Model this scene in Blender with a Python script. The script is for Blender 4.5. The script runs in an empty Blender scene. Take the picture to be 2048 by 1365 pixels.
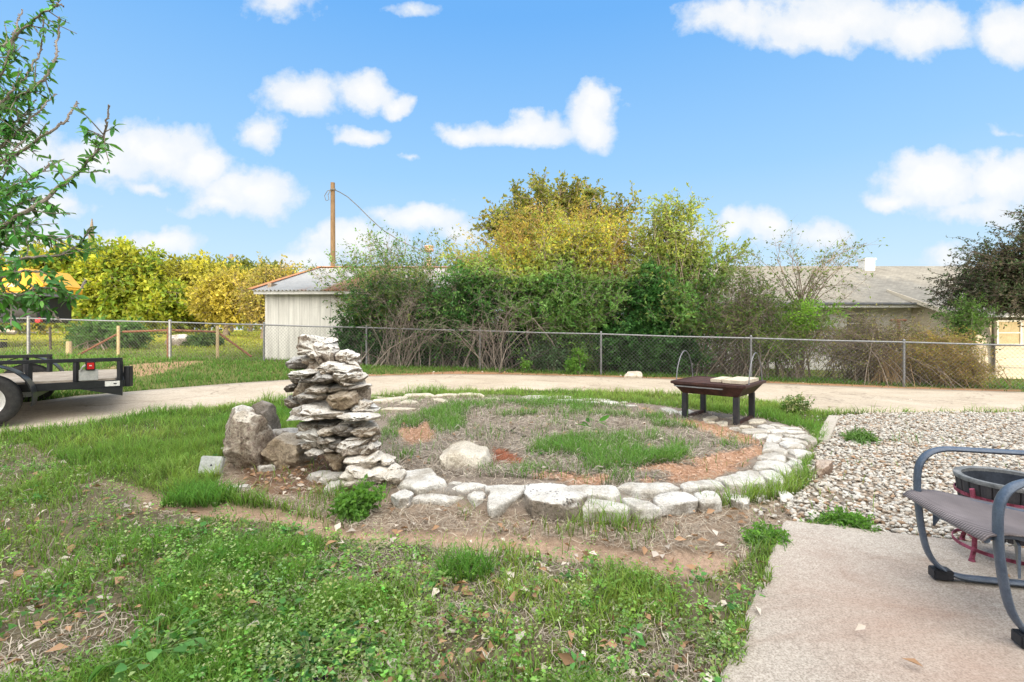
import bpy, bmesh, math, random
import numpy as np
from mathutils import Vector, Matrix
random.seed(7); RNG = np.random.default_rng(11)
SC = bpy.context.scene; COL = SC.collection
F, H, CX, CY = 950.0, 1.3, 1024.0, 660.0          # focal length in photo pixels, eye height, horizon

# ------------------------------------------------------------------ noise
def _hash(ix, iy, iz, s):
    h = (ix.astype(np.int64)*374761393 + iy.astype(np.int64)*668265263 + iz.astype(np.int64)*2147483647 + s*144665) & 0xffffffff
    h = ((h ^ (h >> 13))*1274126177) & 0xffffffff
    h = (h ^ (h >> 16)) & 0xffffffff
    return h/4294967295.0
def noise3(p, s=0):
    p = np.asarray(p, float); i = np.floor(p).astype(np.int64); f = p-i; f = f*f*(3-2*f)
    r = 0
    for dx in (0, 1):
        wx = f[:, 0] if dx else 1-f[:, 0]
        for dy in (0, 1):
            wy = f[:, 1] if dy else 1-f[:, 1]
            for dz in (0, 1):
                wz = f[:, 2] if dz else 1-f[:, 2]
                r = r + wx*wy*wz*_hash(i[:, 0]+dx, i[:, 1]+dy, i[:, 2]+dz, s)
    return r*2-1
def fbm3(p, s=0, o=3):
    p = np.asarray(p, float); r = np.zeros(len(p)); a = 1.0
    for k in range(o):
        r += a*noise3(p*2**k, s+k*17); a *= .5
    return r
def fbm2(x, y, sc, s=0, o=3):
    return fbm3(np.stack([np.ravel(x)*sc, np.ravel(y)*sc, np.zeros(np.size(x))+.37], 1), s, o).reshape(np.shape(x))
def sstep(a, b, x):
    t = np.clip((np.asarray(x, float)-a)/(b-a), 0, 1); return t*t*(3-2*t)

# ------------------------------------------------------------------ terrain
def g(x, y):
    x = np.asarray(x, float); y = np.asarray(y, float)
    a = .15-.027*np.clip(x, -15, 22)
    z = sstep(3, 13, y)*a + .55*sstep(14, 34, y)*sstep(2, -10, x) 
    return z
def at(px, py, dz=0.0):
    dx = (px-CX)/F; dv = (py-CY)/F; Y = H/dv
    for _ in range(12):
        Y = .5*Y+.5*(H-float(g(dx*Y, Y))-dz)/dv
    return (dx*Y, Y)
def at3(px, py, dz=0.0):
    x, y = at(px, py, dz); return (x, y, float(g(x, y))+dz)
def PT(px, py, Y):
    return np.array([(px-CX)/F*Y, Y, H-(py-CY)/F*Y])
def poly_at(pts, dz=0.0):
    return np.array([at(a, b, dz) for a, b in pts])
def pip(poly, x, y):
    poly = np.asarray(poly); inside = np.zeros(x.shape, bool); n = len(poly)
    for i in range(n):
        x0, y0 = poly[i]; x1, y1 = poly[(i+1) % n]
        c = ((y0 > y) != (y1 > y))
        with np.errstate(divide='ignore', invalid='ignore'):
            xi = (x1-x0)*(y-y0)/((y1-y0) if y1 != y0 else 1e-9)+x0
        inside ^= c & (x < xi)
    return inside
def pdist(line, x, y):
    d = np.full(x.shape, 1e9)
    for (x0, y0), (x1, y1) in zip(line[:-1], line[1:]):
        vx, vy = x1-x0, y1-y0; L = vx*vx+vy*vy+1e-9
        t = np.clip(((x-x0)*vx+(y-y0)*vy)/L, 0, 1)
        d = np.minimum(d, np.hypot(x-x0-t*vx, y-y0-t*vy))
    return d

# ------------------------------------------------------------------ mesh helpers
def mesh(name, V, T, cols=None, smooth=False, uv=None):
    V = np.asarray(V, np.float32); me = bpy.data.meshes.new(name)
    if isinstance(T, np.ndarray): groups = [T]
    else: groups = [np.asarray(t) for t in T if len(t)]
    me.vertices.add(len(V)); me.vertices.foreach_set('co', V.ravel())
    nl = sum(t.size for t in groups); npoly = sum(len(t) for t in groups)
    me.loops.add(nl); me.polygons.add(npoly)
    me.loops.foreach_set('vertex_index', np.concatenate([t.ravel() for t in groups]).astype(np.int32))
    st = []; o = 0
    for t in groups:
        st.append(o+np.arange(len(t))*t.shape[1]); o += t.size
    me.polygons.foreach_set('loop_start', np.concatenate(st).astype(np.int32))
    if smooth: me.polygons.foreach_set('use_smooth', np.ones(npoly, bool))
    if cols is not None:
        c = np.ones((len(V), 4), np.float32); c[:, :3] = cols
        me.color_attributes.new('Col', 'FLOAT_COLOR', 'POINT').data.foreach_set('color', c.ravel())
    me.update(calc_edges=True); me.validate()
    return me
def link(name, me, mat=None, parent=None):
    o = bpy.data.objects.new(name, me); COL.objects.link(o)
    if mat is not None and me is not None: me.materials.append(mat)
    if parent is not None: o.parent = parent
    return o
def tag(o, label=None, cat=None, group=None, kind=None):
    if label: o['label'] = label
    if cat: o['category'] = cat
    if group: o['group'] = group
    if kind: o['kind'] = kind
    return o
def thing(name, label, cat, loc, group=None):
    o = bpy.data.objects.new(name, None); COL.objects.link(o); o.location = [float(c) for c in loc]; o.empty_display_size = .1
    return tag(o, label, cat, group)
def base_of(parent):
    b = np.zeros(3); p = parent
    while p is not None:
        b = b+np.array(p.location); p = p.parent
    return b
class MB:
    """collects shapes in world coordinates, links them as one mesh"""
    def __init__(s): s.v = []; s.f = []
    def add(s, v, f):
        o = len(s.v); s.v += [tuple(map(float, p)) for p in v]; s.f += [tuple(int(i)+o for i in q) for q in f]; return s
    def box(s, c, size, ax=None):
        ax = np.eye(3) if ax is None else np.asarray(ax, float); c = np.asarray(c, float); h = np.asarray(size)/2
        v = [c+sx*h[0]*ax[0]+sy*h[1]*ax[1]+sz*h[2]*ax[2] for sx in (-1, 1) for sy in (-1, 1) for sz in (-1, 1)]
        return s.add(v, [(0, 1, 3, 2), (4, 6, 7, 5), (0, 4, 5, 1), (2, 3, 7, 6), (0, 2, 6, 4), (1, 5, 7, 3)])
    def bar(s, a, b, w, h, up=(0, 0, 1)):
        a = np.asarray(a, float); b = np.asarray(b, float); d = b-a; L = np.linalg.norm(d); d = d/L
        u = np.asarray(up, float); x = np.cross(d, u); n = np.linalg.norm(x)
        x = np.array([1., 0, 0]) if n < 1e-6 else x/n
        z = np.cross(x, d); return s.box((a+b)/2, (L, w, h), (d, x, z))
    def tube(s, pts, r, n=8, rx=None, closed=False, caps=True):
        pts = [np.asarray(p, float) for p in pts]; m = len(pts); r = [r]*m if np.isscalar(r) else r
        o = len(s.v); prev = None; V = []
        for i, p in enumerate(pts):
            a = pts[i-1] if (i > 0 or closed) else p; b = pts[(i+1) % m] if (i < m-1 or closed) else p
            d = b-a; d = d/(np.linalg.norm(d)+1e-12)
            if prev is None:
                u = np.cross(d, (0, 0, 1.)) if abs(d[2]) < .9 else np.cross(d, (0, 1., 0))
            else: u = prev-d*np.dot(prev, d)
            u = u/(np.linalg.norm(u)+1e-12); prev = u; w = np.cross(d, u); q = r[i]*(rx if rx else 1)
            for k in range(n):
                t = 2*math.pi*k/n; V.append(p+u*q*math.cos(t)+w*r[i]*math.sin(t))
        Fc = []
        for i in range(m if closed else m-1):
            j = (i+1) % m
            for k in range(n): Fc.append((i*n+k, i*n+(k+1) % n, j*n+(k+1) % n, j*n+k))
        if caps and not closed: Fc += [tuple(range(n-1, -1, -1)), tuple((m-1)*n+k for k in range(n))]
        return s.add(V, Fc)
    def lathe(s, c, prof, n=32, axis=(0, 0, 1), closed=False):
        ax = np.asarray(axis, float); ax /= np.linalg.norm(ax); u = np.cross(ax, (0, 1., 0) if abs(ax[1]) < .9 else (1., 0, 0)); u /= np.linalg.norm(u); w = np.cross(ax, u)
        c = np.asarray(c, float); V = []; Fc = []; m = len(prof)
        for r, z in prof:
            for k in range(n):
                t = 2*math.pi*k/n; V.append(c+ax*z+r*(u*math.cos(t)+w*math.sin(t)))
        for i in range(m if closed else m-1):
            j = (i+1) % m
            for k in range(n): Fc.append((i*n+k, i*n+(k+1) % n, j*n+(k+1) % n, j*n+k))
        return s.add(V, Fc)
    def build(s, name, mat, parent=None, bevel=0, smooth=False, loc=None):
        b = base_of(parent) if parent is not None else np.zeros(3)
        me = bpy.data.meshes.new(name); me.from_pydata([tuple(np.array(p)-b) for p in s.v], [], s.f); me.update()
        bm = bmesh.new(); bm.from_mesh(me); bmesh.ops.recalc_face_normals(bm, faces=bm.faces)
        if bevel:
            ed = [e for e in bm.edges if len(e.link_faces) == 2 and e.calc_face_angle(0) > .5]
            bmesh.ops.bevel(bm, geom=ed, offset=bevel, segments=2, affect='EDGES', clamp_overlap=True)
        bm.to_mesh(me); bm.free()
        if smooth:
            me.polygons.foreach_set('use_smooth', np.ones(len(me.polygons), bool))
            try: me.set_sharp_from_angle(angle=math.radians(40))
            except Exception: pass
        return link(name, me, mat, parent)

# ------------------------------------------------------------------ materials
def newmat(name):
    m = bpy.data.materials.new(name); m.use_nodes = True; nt = m.node_tree; nt.nodes.clear()
    out = nt.nodes.new('ShaderNodeOutputMaterial'); return m, nt, out
def N(nt, t, **k):
    n = nt.nodes.new(t)
    for a, b in k.items(): setattr(n, a, b)
    return n
def ramp(nt, fac, stops):
    r = N(nt, 'ShaderNodeValToRGB'); nt.links.new(fac, r.inputs[0]); e = r.color_ramp.elements
    while len(e) < len(stops): e.new(.5)
    for k, (p, c) in enumerate(stops):
        e[k].position = p; e[k].color = (*c, 1) if len(c) == 3 else c
    return r.outputs[0]
def noise(nt, scale, detail=6, rough=.6, vec=None, dist=0.0):
    n = N(nt, 'ShaderNodeTexNoise'); n.inputs['Scale'].default_value = scale; n.inputs['Detail'].default_value = detail
    n.inputs['Roughness'].default_value = rough; n.inputs['Distortion'].default_value = dist
    if vec is not None: nt.links.new(vec, n.inputs['Vector'])
    return n.outputs['Fac']
def coords(nt, kind='Object', scale=(1, 1, 1)):
    tc = N(nt, 'ShaderNodeTexCoord'); mp = N(nt, 'ShaderNodeMapping'); mp.inputs['Scale'].default_value = scale
    nt.links.new(tc.outputs[kind], mp.inputs[0]); return mp.outputs[0]
def mix(nt, fac, a, b, mode='MIX'):
    m = N(nt, 'ShaderNodeMix', data_type='RGBA', blend_type=mode)
    for s, v in ((m.inputs[0], fac), (m.inputs[6], a), (m.inputs[7], b)):
        if isinstance(v, (int, float)): s.default_value = v
        elif isinstance(v, tuple): s.default_value = (*v, 1) if len(v) == 3 else v
        else: nt.links.new(v, s)
    return m.outputs[2]
def mth(nt, op, a, b=None, clamp=False):
    m = N(nt, 'ShaderNodeMath', operation=op); m.use_clamp = clamp
    for s, v in zip(m.inputs, (a, b)):
        if v is None: continue
        if isinstance(v, (int, float)): s.default_value = v
        else: nt.links.new(v, s)
    return m.outputs[0]
def bsdf(nt, out, col, rough=.8, metal=0.0, bump=None, bstr=.3, bdist=.01, spec=.3):
    b = N(nt, 'ShaderNodeBsdfPrincipled')
    for s, v in (('Base Color', col), ('Roughness', rough)):
        if isinstance(v, (int, float)): b.inputs[s].default_value = v
        elif isinstance(v, tuple): b.inputs[s].default_value = (*v, 1)
        else: nt.links.new(v, b.inputs[s])
    b.inputs['Metallic'].default_value = metal; b.inputs['Specular IOR Level'].default_value = spec
    if bump is not None:
        bp = N(nt, 'ShaderNodeBump'); bp.inputs['Strength'].default_value = bstr; bp.inputs['Distance'].default_value = bdist
        nt.links.new(bump, bp.inputs['Height']); nt.links.new(bp.outputs[0], b.inputs['Normal'])
    nt.links.new(b.outputs[0], out.inputs[0]); return b
def simple(name, c1, c2, scale=8, rough=.7, metal=0.0, bstr=.25, bdist=.004, lo=.35, hi=.65, fine=None, stretch=(1, 1, 1), spec=.3):
    m, nt, out = newmat(name); v = coords(nt, 'Object', stretch)
    n1 = noise(nt, scale, 8, .65, v); n2 = noise(nt, fine or scale*9, 4, .6, v)
    c = ramp(nt, n1, [(lo, c1), (hi, c2)])
    d = ramp(nt, n2, [(.3, (.72, .72, .72)), (.7, (1.1, 1.1, 1.1))])
    c = mix(nt, 1.0, c, d, 'MULTIPLY')
    bsdf(nt, out, c, rough, metal, n2, bstr, bdist, spec); return m
def leafmat(name, trans=.45, rough=.55, gain=1.0):
    m, nt, out = newmat(name); a = N(nt, 'ShaderNodeVertexColor', layer_name='Col')
    c = a.outputs[0]
    d = N(nt, 'ShaderNodeBsdfPrincipled'); nt.links.new(c, d.inputs['Base Color']); d.inputs['Roughness'].default_value = rough; d.inputs['Specular IOR Level'].default_value = .25
    t = N(nt, 'ShaderNodeBsdfTranslucent'); tc = mix(nt, 1.0, c, (1.25, 1.2, .7), 'MULTIPLY'); nt.links.new(tc, t.inputs[0])
    x = N(nt, 'ShaderNodeMixShader'); x.inputs[0].default_value = trans
    nt.links.new(d.outputs[0], x.inputs[1]); nt.links.new(t.outputs[0], x.inputs[2]); nt.links.new(x.outputs[0], out.inputs[0]); return m
M_leaf = leafmat('leaf'); M_grass = leafmat('grass_blade', .4); M_dry = leafmat('dry_matter', .15, .85)
M_bark = simple('bark', (.16, .12, .09), (.3, .25, .2), 14, .9, bstr=.5)
M_twig = simple('grey_twig', (.2, .16, .13), (.36, .31, .26), 10, .9)
M_twig_tan = simple('tan_twig', (.28, .18, .09), (.45, .32, .17), 10, .9)
M_stem = simple('green_stem', (.1, .2, .05), (.16, .28, .08), 30, .7)
M_twig_pale = simple('pale_dead_twig', (.34, .3, .25), (.5, .45, .38), 10, .9)
M_bark_dark = simple('dark_bark', (.05, .04, .035), (.11, .09, .075), 10, .9)

def stone_mat(name, top, top2, side, side2, wear=.5, pit=0.0, sc=6):
    m, nt, out = newmat(name); v = coords(nt, 'Object')
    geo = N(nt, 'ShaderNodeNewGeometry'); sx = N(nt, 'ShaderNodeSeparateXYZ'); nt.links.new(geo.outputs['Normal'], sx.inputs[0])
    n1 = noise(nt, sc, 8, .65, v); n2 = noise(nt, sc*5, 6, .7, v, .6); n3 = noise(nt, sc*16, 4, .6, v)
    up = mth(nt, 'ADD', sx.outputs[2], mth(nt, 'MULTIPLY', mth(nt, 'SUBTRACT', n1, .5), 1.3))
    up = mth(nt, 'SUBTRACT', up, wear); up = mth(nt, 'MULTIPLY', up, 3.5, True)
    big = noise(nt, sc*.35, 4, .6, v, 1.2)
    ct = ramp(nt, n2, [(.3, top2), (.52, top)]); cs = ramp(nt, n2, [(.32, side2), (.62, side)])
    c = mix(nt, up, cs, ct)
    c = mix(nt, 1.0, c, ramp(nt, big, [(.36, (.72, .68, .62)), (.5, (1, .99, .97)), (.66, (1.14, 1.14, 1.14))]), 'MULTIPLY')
    if pit:
        vo = N(nt, 'ShaderNodeTexVoronoi'); vo.inputs['Scale'].default_value = sc*5; nt.links.new(v, vo.inputs['Vector'])
        pm = mth(nt, 'MULTIPLY', ramp(nt, vo.outputs['Distance'], [(.16, (1, 1, 1)), (.34, (0, 0, 0))]), ramp(nt, n1, [(.45, (0, 0, 0)), (.55, (1, 1, 1))]))
        c = mix(nt, mth(nt, 'MULTIPLY', pm, pit), c, (.07, .065, .06))
    c = mix(nt, 1.0, c, ramp(nt, n3, [(.3, (.68, .67, .65)), (.62, (1.08, 1.08, 1.08))]), 'MULTIPLY')
    c = mix(nt, 1.0, c, ramp(nt, geo.outputs['Pointiness'], [(.42, (.45, .43, .4)), (.5, (1, 1, 1)), (.58, (1.25, 1.25, 1.25))]), 'MULTIPLY')  # crevices darkened, edges lightened: occlusion shade put into the stone colour
    h = mth(nt, 'ADD', mth(nt, 'MULTIPLY', n2, 1.0), mth(nt, 'MULTIPLY', n3, .5))
    bsdf(nt, out, c, .92, 0, h, .8, .03, .15); return m
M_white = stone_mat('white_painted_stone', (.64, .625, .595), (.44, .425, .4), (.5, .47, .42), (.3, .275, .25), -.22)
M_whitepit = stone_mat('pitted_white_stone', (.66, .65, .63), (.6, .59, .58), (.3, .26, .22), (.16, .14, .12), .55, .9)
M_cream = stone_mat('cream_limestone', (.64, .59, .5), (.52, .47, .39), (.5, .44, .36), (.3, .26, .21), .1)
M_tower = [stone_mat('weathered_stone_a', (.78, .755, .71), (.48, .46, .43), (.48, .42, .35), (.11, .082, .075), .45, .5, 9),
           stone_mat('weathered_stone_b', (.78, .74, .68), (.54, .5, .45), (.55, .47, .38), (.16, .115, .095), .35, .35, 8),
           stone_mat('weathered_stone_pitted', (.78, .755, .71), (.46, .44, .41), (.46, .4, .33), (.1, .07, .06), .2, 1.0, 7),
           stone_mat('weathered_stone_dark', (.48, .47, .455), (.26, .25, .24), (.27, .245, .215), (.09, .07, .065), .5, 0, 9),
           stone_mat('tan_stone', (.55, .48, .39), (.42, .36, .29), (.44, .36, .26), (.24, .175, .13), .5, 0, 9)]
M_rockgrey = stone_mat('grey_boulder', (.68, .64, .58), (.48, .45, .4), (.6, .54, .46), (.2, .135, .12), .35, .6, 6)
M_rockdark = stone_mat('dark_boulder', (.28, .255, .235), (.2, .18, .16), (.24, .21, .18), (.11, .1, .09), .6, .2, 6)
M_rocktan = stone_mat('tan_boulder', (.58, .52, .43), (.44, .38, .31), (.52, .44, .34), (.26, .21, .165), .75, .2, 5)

# ------------------------------------------------------------------ ground, zones
DRIVE_N = [(-420, 950), (-250, 915), (-60, 882), (0, 868), (150, 850), (300, 828), (400, 820), (500, 808), (600, 799), (720, 796), (900, 783), (1024, 781), (1250, 785), (1400, 792), (1520, 802), (1640, 828), (1720, 829), (1850, 827), (2048, 826), (2350, 830)]
DRIVE_F = [(-420, 835), (-250, 825), (-60, 815), (70, 806), (150, 795), (280, 784), (440, 771), (540, 764), (640, 758), (740, 754), (900, 750), (1024, 751), (1200, 755), (1350, 760), (1460, 765), (1560, 769), (1680, 774), (1810, 779), (2048, 786), (2350, 792)]
RING_LOOP = [(700, 950), (735, 985), (800, 1000), (900, 1008), (980, 1028), (1060, 1033), (1160, 1034), (1300, 1026), (1400, 1018), (1480, 1010), (1540, 985), (1590, 955), (1620, 910), (1632, 885), (1610, 865), (1520, 842), (1430, 830), (1340, 818), (1270, 812), (1180, 805), (1100, 800), (1000, 796), (900, 795), (800, 797), (740, 806), (715, 830), (720, 880)]
RING_IN = [(800, 960), (890, 975), (980, 975), (1100, 980), (1240, 985), (1360, 975), (1440, 960), (1510, 945), (1530, 915), (1525, 895), (1500, 880), (1450, 862), (1380, 845), (1280, 822), (1180, 815), (1000, 803), (860, 805), (780, 820), (765, 870), (760, 920)]
PATIO = [(1568, 1050), (1648, 1059), (1831, 1081), (1941, 1094), (2300, 1138)]
DIRT = [(60, 890), (110, 915), (185, 955), (260, 968), (330, 1005), (420, 1020), (560, 1034), (700, 1062), (900, 1078), (1100, 1094), (1290, 1104), (1400, 1110)]
GRAVEL = [(1655, 838), (1690, 831), (1850, 829), (2048, 828), (2400, 832), (2600, 1180), (2048, 1108), (1831, 1080), (1650, 1058), (1575, 1048), (1560, 1015), (1600, 965), (1640, 895), (1636, 870)]
LITTER = [(440, 925), (520, 900), (650, 890), (720, 900), (800, 985), (1000, 1030), (1300, 1020), (1500, 1005), (1570, 1000), (1600, 1045), (1560, 1065), (1470, 1110), (1200, 1098), (900, 1070), (700, 1050), (540, 1010), (450, 985)]
drive_n = poly_at(DRIVE_N); drive_f = poly_at(DRIVE_F)
drive_poly = np.concatenate([drive_n, drive_f[::-1]])
ring_out = poly_at(RING_LOOP); ring_in = poly_at(RING_IN)
pa = poly_at(PATIO); left_edge = np.array(at(1440, 1365)); ld = (left_edge-pa[0]); 
patio_poly = np.concatenate([pa, [[9, -2.4], list(pa[0]+ld*((-2.4-pa[0][1])/ld[1]))]])
dirt_line = poly_at(DIRT); gravel_poly = poly_at(GRAVEL); litter_poly = poly_at(LITTER)
GRASS_IN = [poly_at([(765, 915), (775, 850), (900, 820), (1000, 808), (1250, 815), (1350, 845), (1330, 856), (1200, 845), (1080, 838), (960, 848), (905, 880), (860, 905), (840, 935), (790, 945)]),
            poly_at([(1050, 935), (1090, 895), (1230, 885), (1320, 855), (1420, 868), (1470, 895), (1400, 930), (1330, 950), (1190, 955), (1090, 955)])]
MULCH = [poly_at([(1060, 970), (1120, 964), (1250, 955), (1440, 928), (1515, 900), (1530, 915), (1515, 940), (1440, 965), (1350, 975), (1240, 985), (1100, 978)]),
         poly_at([(790, 870), (830, 850), (868, 860), (872, 890), (825, 902)]),
         poly_at([(1350, 850), (1420, 852), (1500, 880), (1525, 895), (1480, 900), (1400, 870)]),
         poly_at([(1240, 824), (1290, 820), (1310, 832), (1260, 836)])]
ANT = poly_at([(985, 906), (1010, 912), (1045, 934), (1035, 946), (992, 942), (982, 925)])
BROWNLEAF = poly_at([(480, 940), (560, 930), (625, 900), (670, 925), (705, 960), (640, 990), (520, 990)])
REDBANK = poly_at([(700, 752), (900, 744), (1100, 748), (1350, 756), (1480, 762), (1810, 774), (2048, 780), (2048, 790), (1350, 764), (900, 755), (720, 758)])
SHOULDER = poly_at([(190, 745), (280, 728), (420, 722), (330, 745), (240, 762)])

def zones(x, y):
    Z = {}
    w = fbm2(x, y, 1.6, 3, 3)*.14; w2 = fbm2(x, y, 1.3, 9, 3)*.14
    xx, yy = x+w, y+w2
    Z['drive'] = pip(drive_poly, x+w*.25, y+w2*.25)
    Z['drive_hard'] = pip(drive_poly, x, y)
    Z['patio'] = pip(patio_poly, x, y)
    Z['patio_core'] = pip(patio_poly, x-.0-.16*np.maximum(fbm2(x, y, 2.4, 77, 3)-.05, 0)*(y < 2.9), y)
    Z['gravel'] = pip(gravel_poly, x+w*.7, y+w2*.7)
    ro = pip(ring_out, x, y); Z['ring_in'] = pip(ring_in, xx, yy) & ro; Z['ring_band'] = ro & ~pip(ring_in, x, y)
    Z['ring'] = ro
    dd = pdist(dirt_line, x+w*.8, y+w2*.8); wd = (.135+.07*fbm2(x, y, .9, 5, 2))*(.45+.55*sstep(-3.2, -1.2, x))
    taper = sstep(-3.7, -2.2, x)
    Z['dirt'] = (1-sstep(wd*.55, wd*1.25, dd))*(.25+.75*taper)
    Z['litter'] = pip(litter_poly, xx, yy) & ~ro
    Z['grass_in'] = (pip(GRASS_IN[0], xx, yy) | pip(GRASS_IN[1], xx, yy))
    mu = np.zeros(x.shape, bool)
    for p in MULCH: mu |= pip(p, xx, yy)
    Z['mulch'] = mu & ro & (fbm2(x, y, 3.2, 66, 3) > -.35); Z['ant'] = pip(ANT, xx*.5+x*.5, yy*.5+y*.5); Z['brown'] = pip(BROWNLEAF, xx, yy)
    Z['red'] = pip(REDBANK, x+w*.5, y+w2*.5); Z['shoulder'] = pip(SHOULDER, xx, yy)
    yd = np.interp(x, drive_n[:, 0], drive_n[:, 1]); yf = np.interp(x, drive_f[:, 0], drive_f[:, 1])
    Z['beyond'] = y > yf
    Z['near'] = y < yd
    ypath = np.interp(x, dirt_line[:, 0], dirt_line[:, 1])
    Z['pathd'] = ypath-y
    Z['fg'] = (y < ypath-.02) & Z['near'] & ~Z['patio_core'] & ~Z['gravel']
    Z['lawn'] = Z['near'] & ~Z['fg'] & ~Z['litter'] & ~ro & ~Z['gravel'] & ~Z['patio']
    return Z

def grow_axis(a, b, step, far, gr=1.18):
    c = list(np.arange(a, b, step)); s = step; hi = [b]
    while hi[-1] < far: s *= gr; hi.append(hi[-1]+s)
    return c+hi
xs = grow_axis(0, 8, .07, 500); xs = np.array([-v for v in xs[:0:-1]]+xs)
ys = np.array([-40, -30, -20, -14, -10, -7, -5, -4, -3, -2, -1, -.4]+grow_axis(0, 10.5, .07, 700))
GX, GY = np.meshgrid(xs, ys); gx, gy = GX.ravel(), GY.ravel(); gz = g(gx, gy)
Z = zones(gx, gy)
near = (np.abs(gx) < 30) & (gy < 40)
gz = gz+np.where(near & ~Z['drive_hard'] & ~Z['patio'], fbm2(gx, gy, 1.1, 21, 3)*.018+fbm2(gx, gy, 7, 22, 2)*.006, 0)
gz = gz-np.where(Z['drive_hard'], .07, 0)-np.where(Z['patio'], .06, 0)-.035*Z['dirt']*(~Z['drive_hard'])
gz = gz+np.where(Z['ring'] & (gy < 9), .05, 0)
gc = np.tile(np.array([.115, .105, .06]), (len(gx), 1))
def paint(m, c, k=1.0):
    m = np.clip(np.asarray(m, float)*k, 0, 1)[:, None]; gc[:] = gc*(1-m)+np.array(c)*m
paint(Z['lawn'], (.1, .115, .05)); paint(Z['fg'], (.17, .145, .1))
paint(Z['beyond'], (.15, .16, .055)); paint(Z['litter'], (.3, .235, .18)); paint(Z['dirt'], (.38, .275, .205))
paint(Z['ring'], (.24, .205, .175)); paint(Z['mulch'], (.42, .26, .17)); paint(Z['ant'], (.26, .1, .06)); paint(Z['brown'], (.2, .13, .09))
paint(Z['gravel'], (.26, .22, .18)); paint(Z['red'], (.34, .2, .12)); paint(Z['shoulder'], (.42, .27, .17), .8)
paint(Z['drive'] & ~Z['drive_hard'], (.36, .27, .19))
far = sstep(20, 26, gy)*(gx < 0); paint(far, (.42, .4, .06), .85)
lot = sstep(16, 20, gy)*(gx > 2); paint(lot, (.3, .32, .05), .7)
nx, ny = len(xs), len(ys); ii = np.arange(nx*ny).reshape(ny, nx)
quads = np.stack([ii[:-1, :-1].ravel(), ii[:-1, 1:].ravel(), ii[1:, 1:].ravel(), ii[1:, :-1].ravel()], 1)
m, nt, out = newmat('soil'); a = N(nt, 'ShaderNodeVertexColor', layer_name='Col'); v = coords(nt, 'Object')
n1 = noise(nt, 2.2, 8, .65, v); n2 = noise(nt, 26, 6, .7, v); n3 = noise(nt, 130, 4, .7, v)
c = mix(nt, 1.0, a.outputs[0], ramp(nt, n1, [(.3, (.78, .76, .74)), (.7, (1.18, 1.17, 1.15))]), 'MULTIPLY')
c = mix(nt, 1.0, c, ramp(nt, n2, [(.3, (.7, .68, .66)), (.7, (1.2, 1.2, 1.2))]), 'MULTIPLY')
c = mix(nt, .8, c, ramp(nt, n3, [(.3, (.6, .58, .55)), (.68, (1.3, 1.3, 1.3))]), 'MULTIPLY')
bsdf(nt, out, c, .95, 0, mth(nt, 'ADD', n2, mth(nt, 'MULTIPLY', n3, .4)), .7, .02, .1)
tag(link('ground', mesh('ground', np.stack([gx, gy, gz], 1), quads, gc, True), m), kind='structure')

# driveway: curved strip of concrete following the slope
def strip(nrow, frow, n_across, dz, drop=.12):
    nrow = np.asarray(nrow); frow = np.asarray(frow)
    k = np.linspace(0, 1, 120); t0 = np.linspace(0, 1, len(nrow))
    A = np.stack([np.interp(k, t0, nrow[:, i]) for i in (0, 1)], 1); B = np.stack([np.interp(k, t0, frow[:, i]) for i in (0, 1)], 1)
    rows = []
    for s in np.linspace(0, 1, n_across):
        p = A*(1-s)+B*s; rows.append(np.column_stack([p, g(p[:, 0], p[:, 1])+dz]))
    lo = rows[0].copy(); lo[:, 2] -= drop; hi = rows[-1].copy(); hi[:, 2] -= drop
    rows = [lo]+rows+[hi]; R, C = len(rows), len(k); V = np.concatenate(rows); ii = np.arange(R*C).reshape(R, C)
    return V, np.stack([ii[:-1, :-1].ravel(), ii[:-1, 1:].ravel(), ii[1:, 1:].ravel(), ii[1:, :-1].ravel()], 1)
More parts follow.
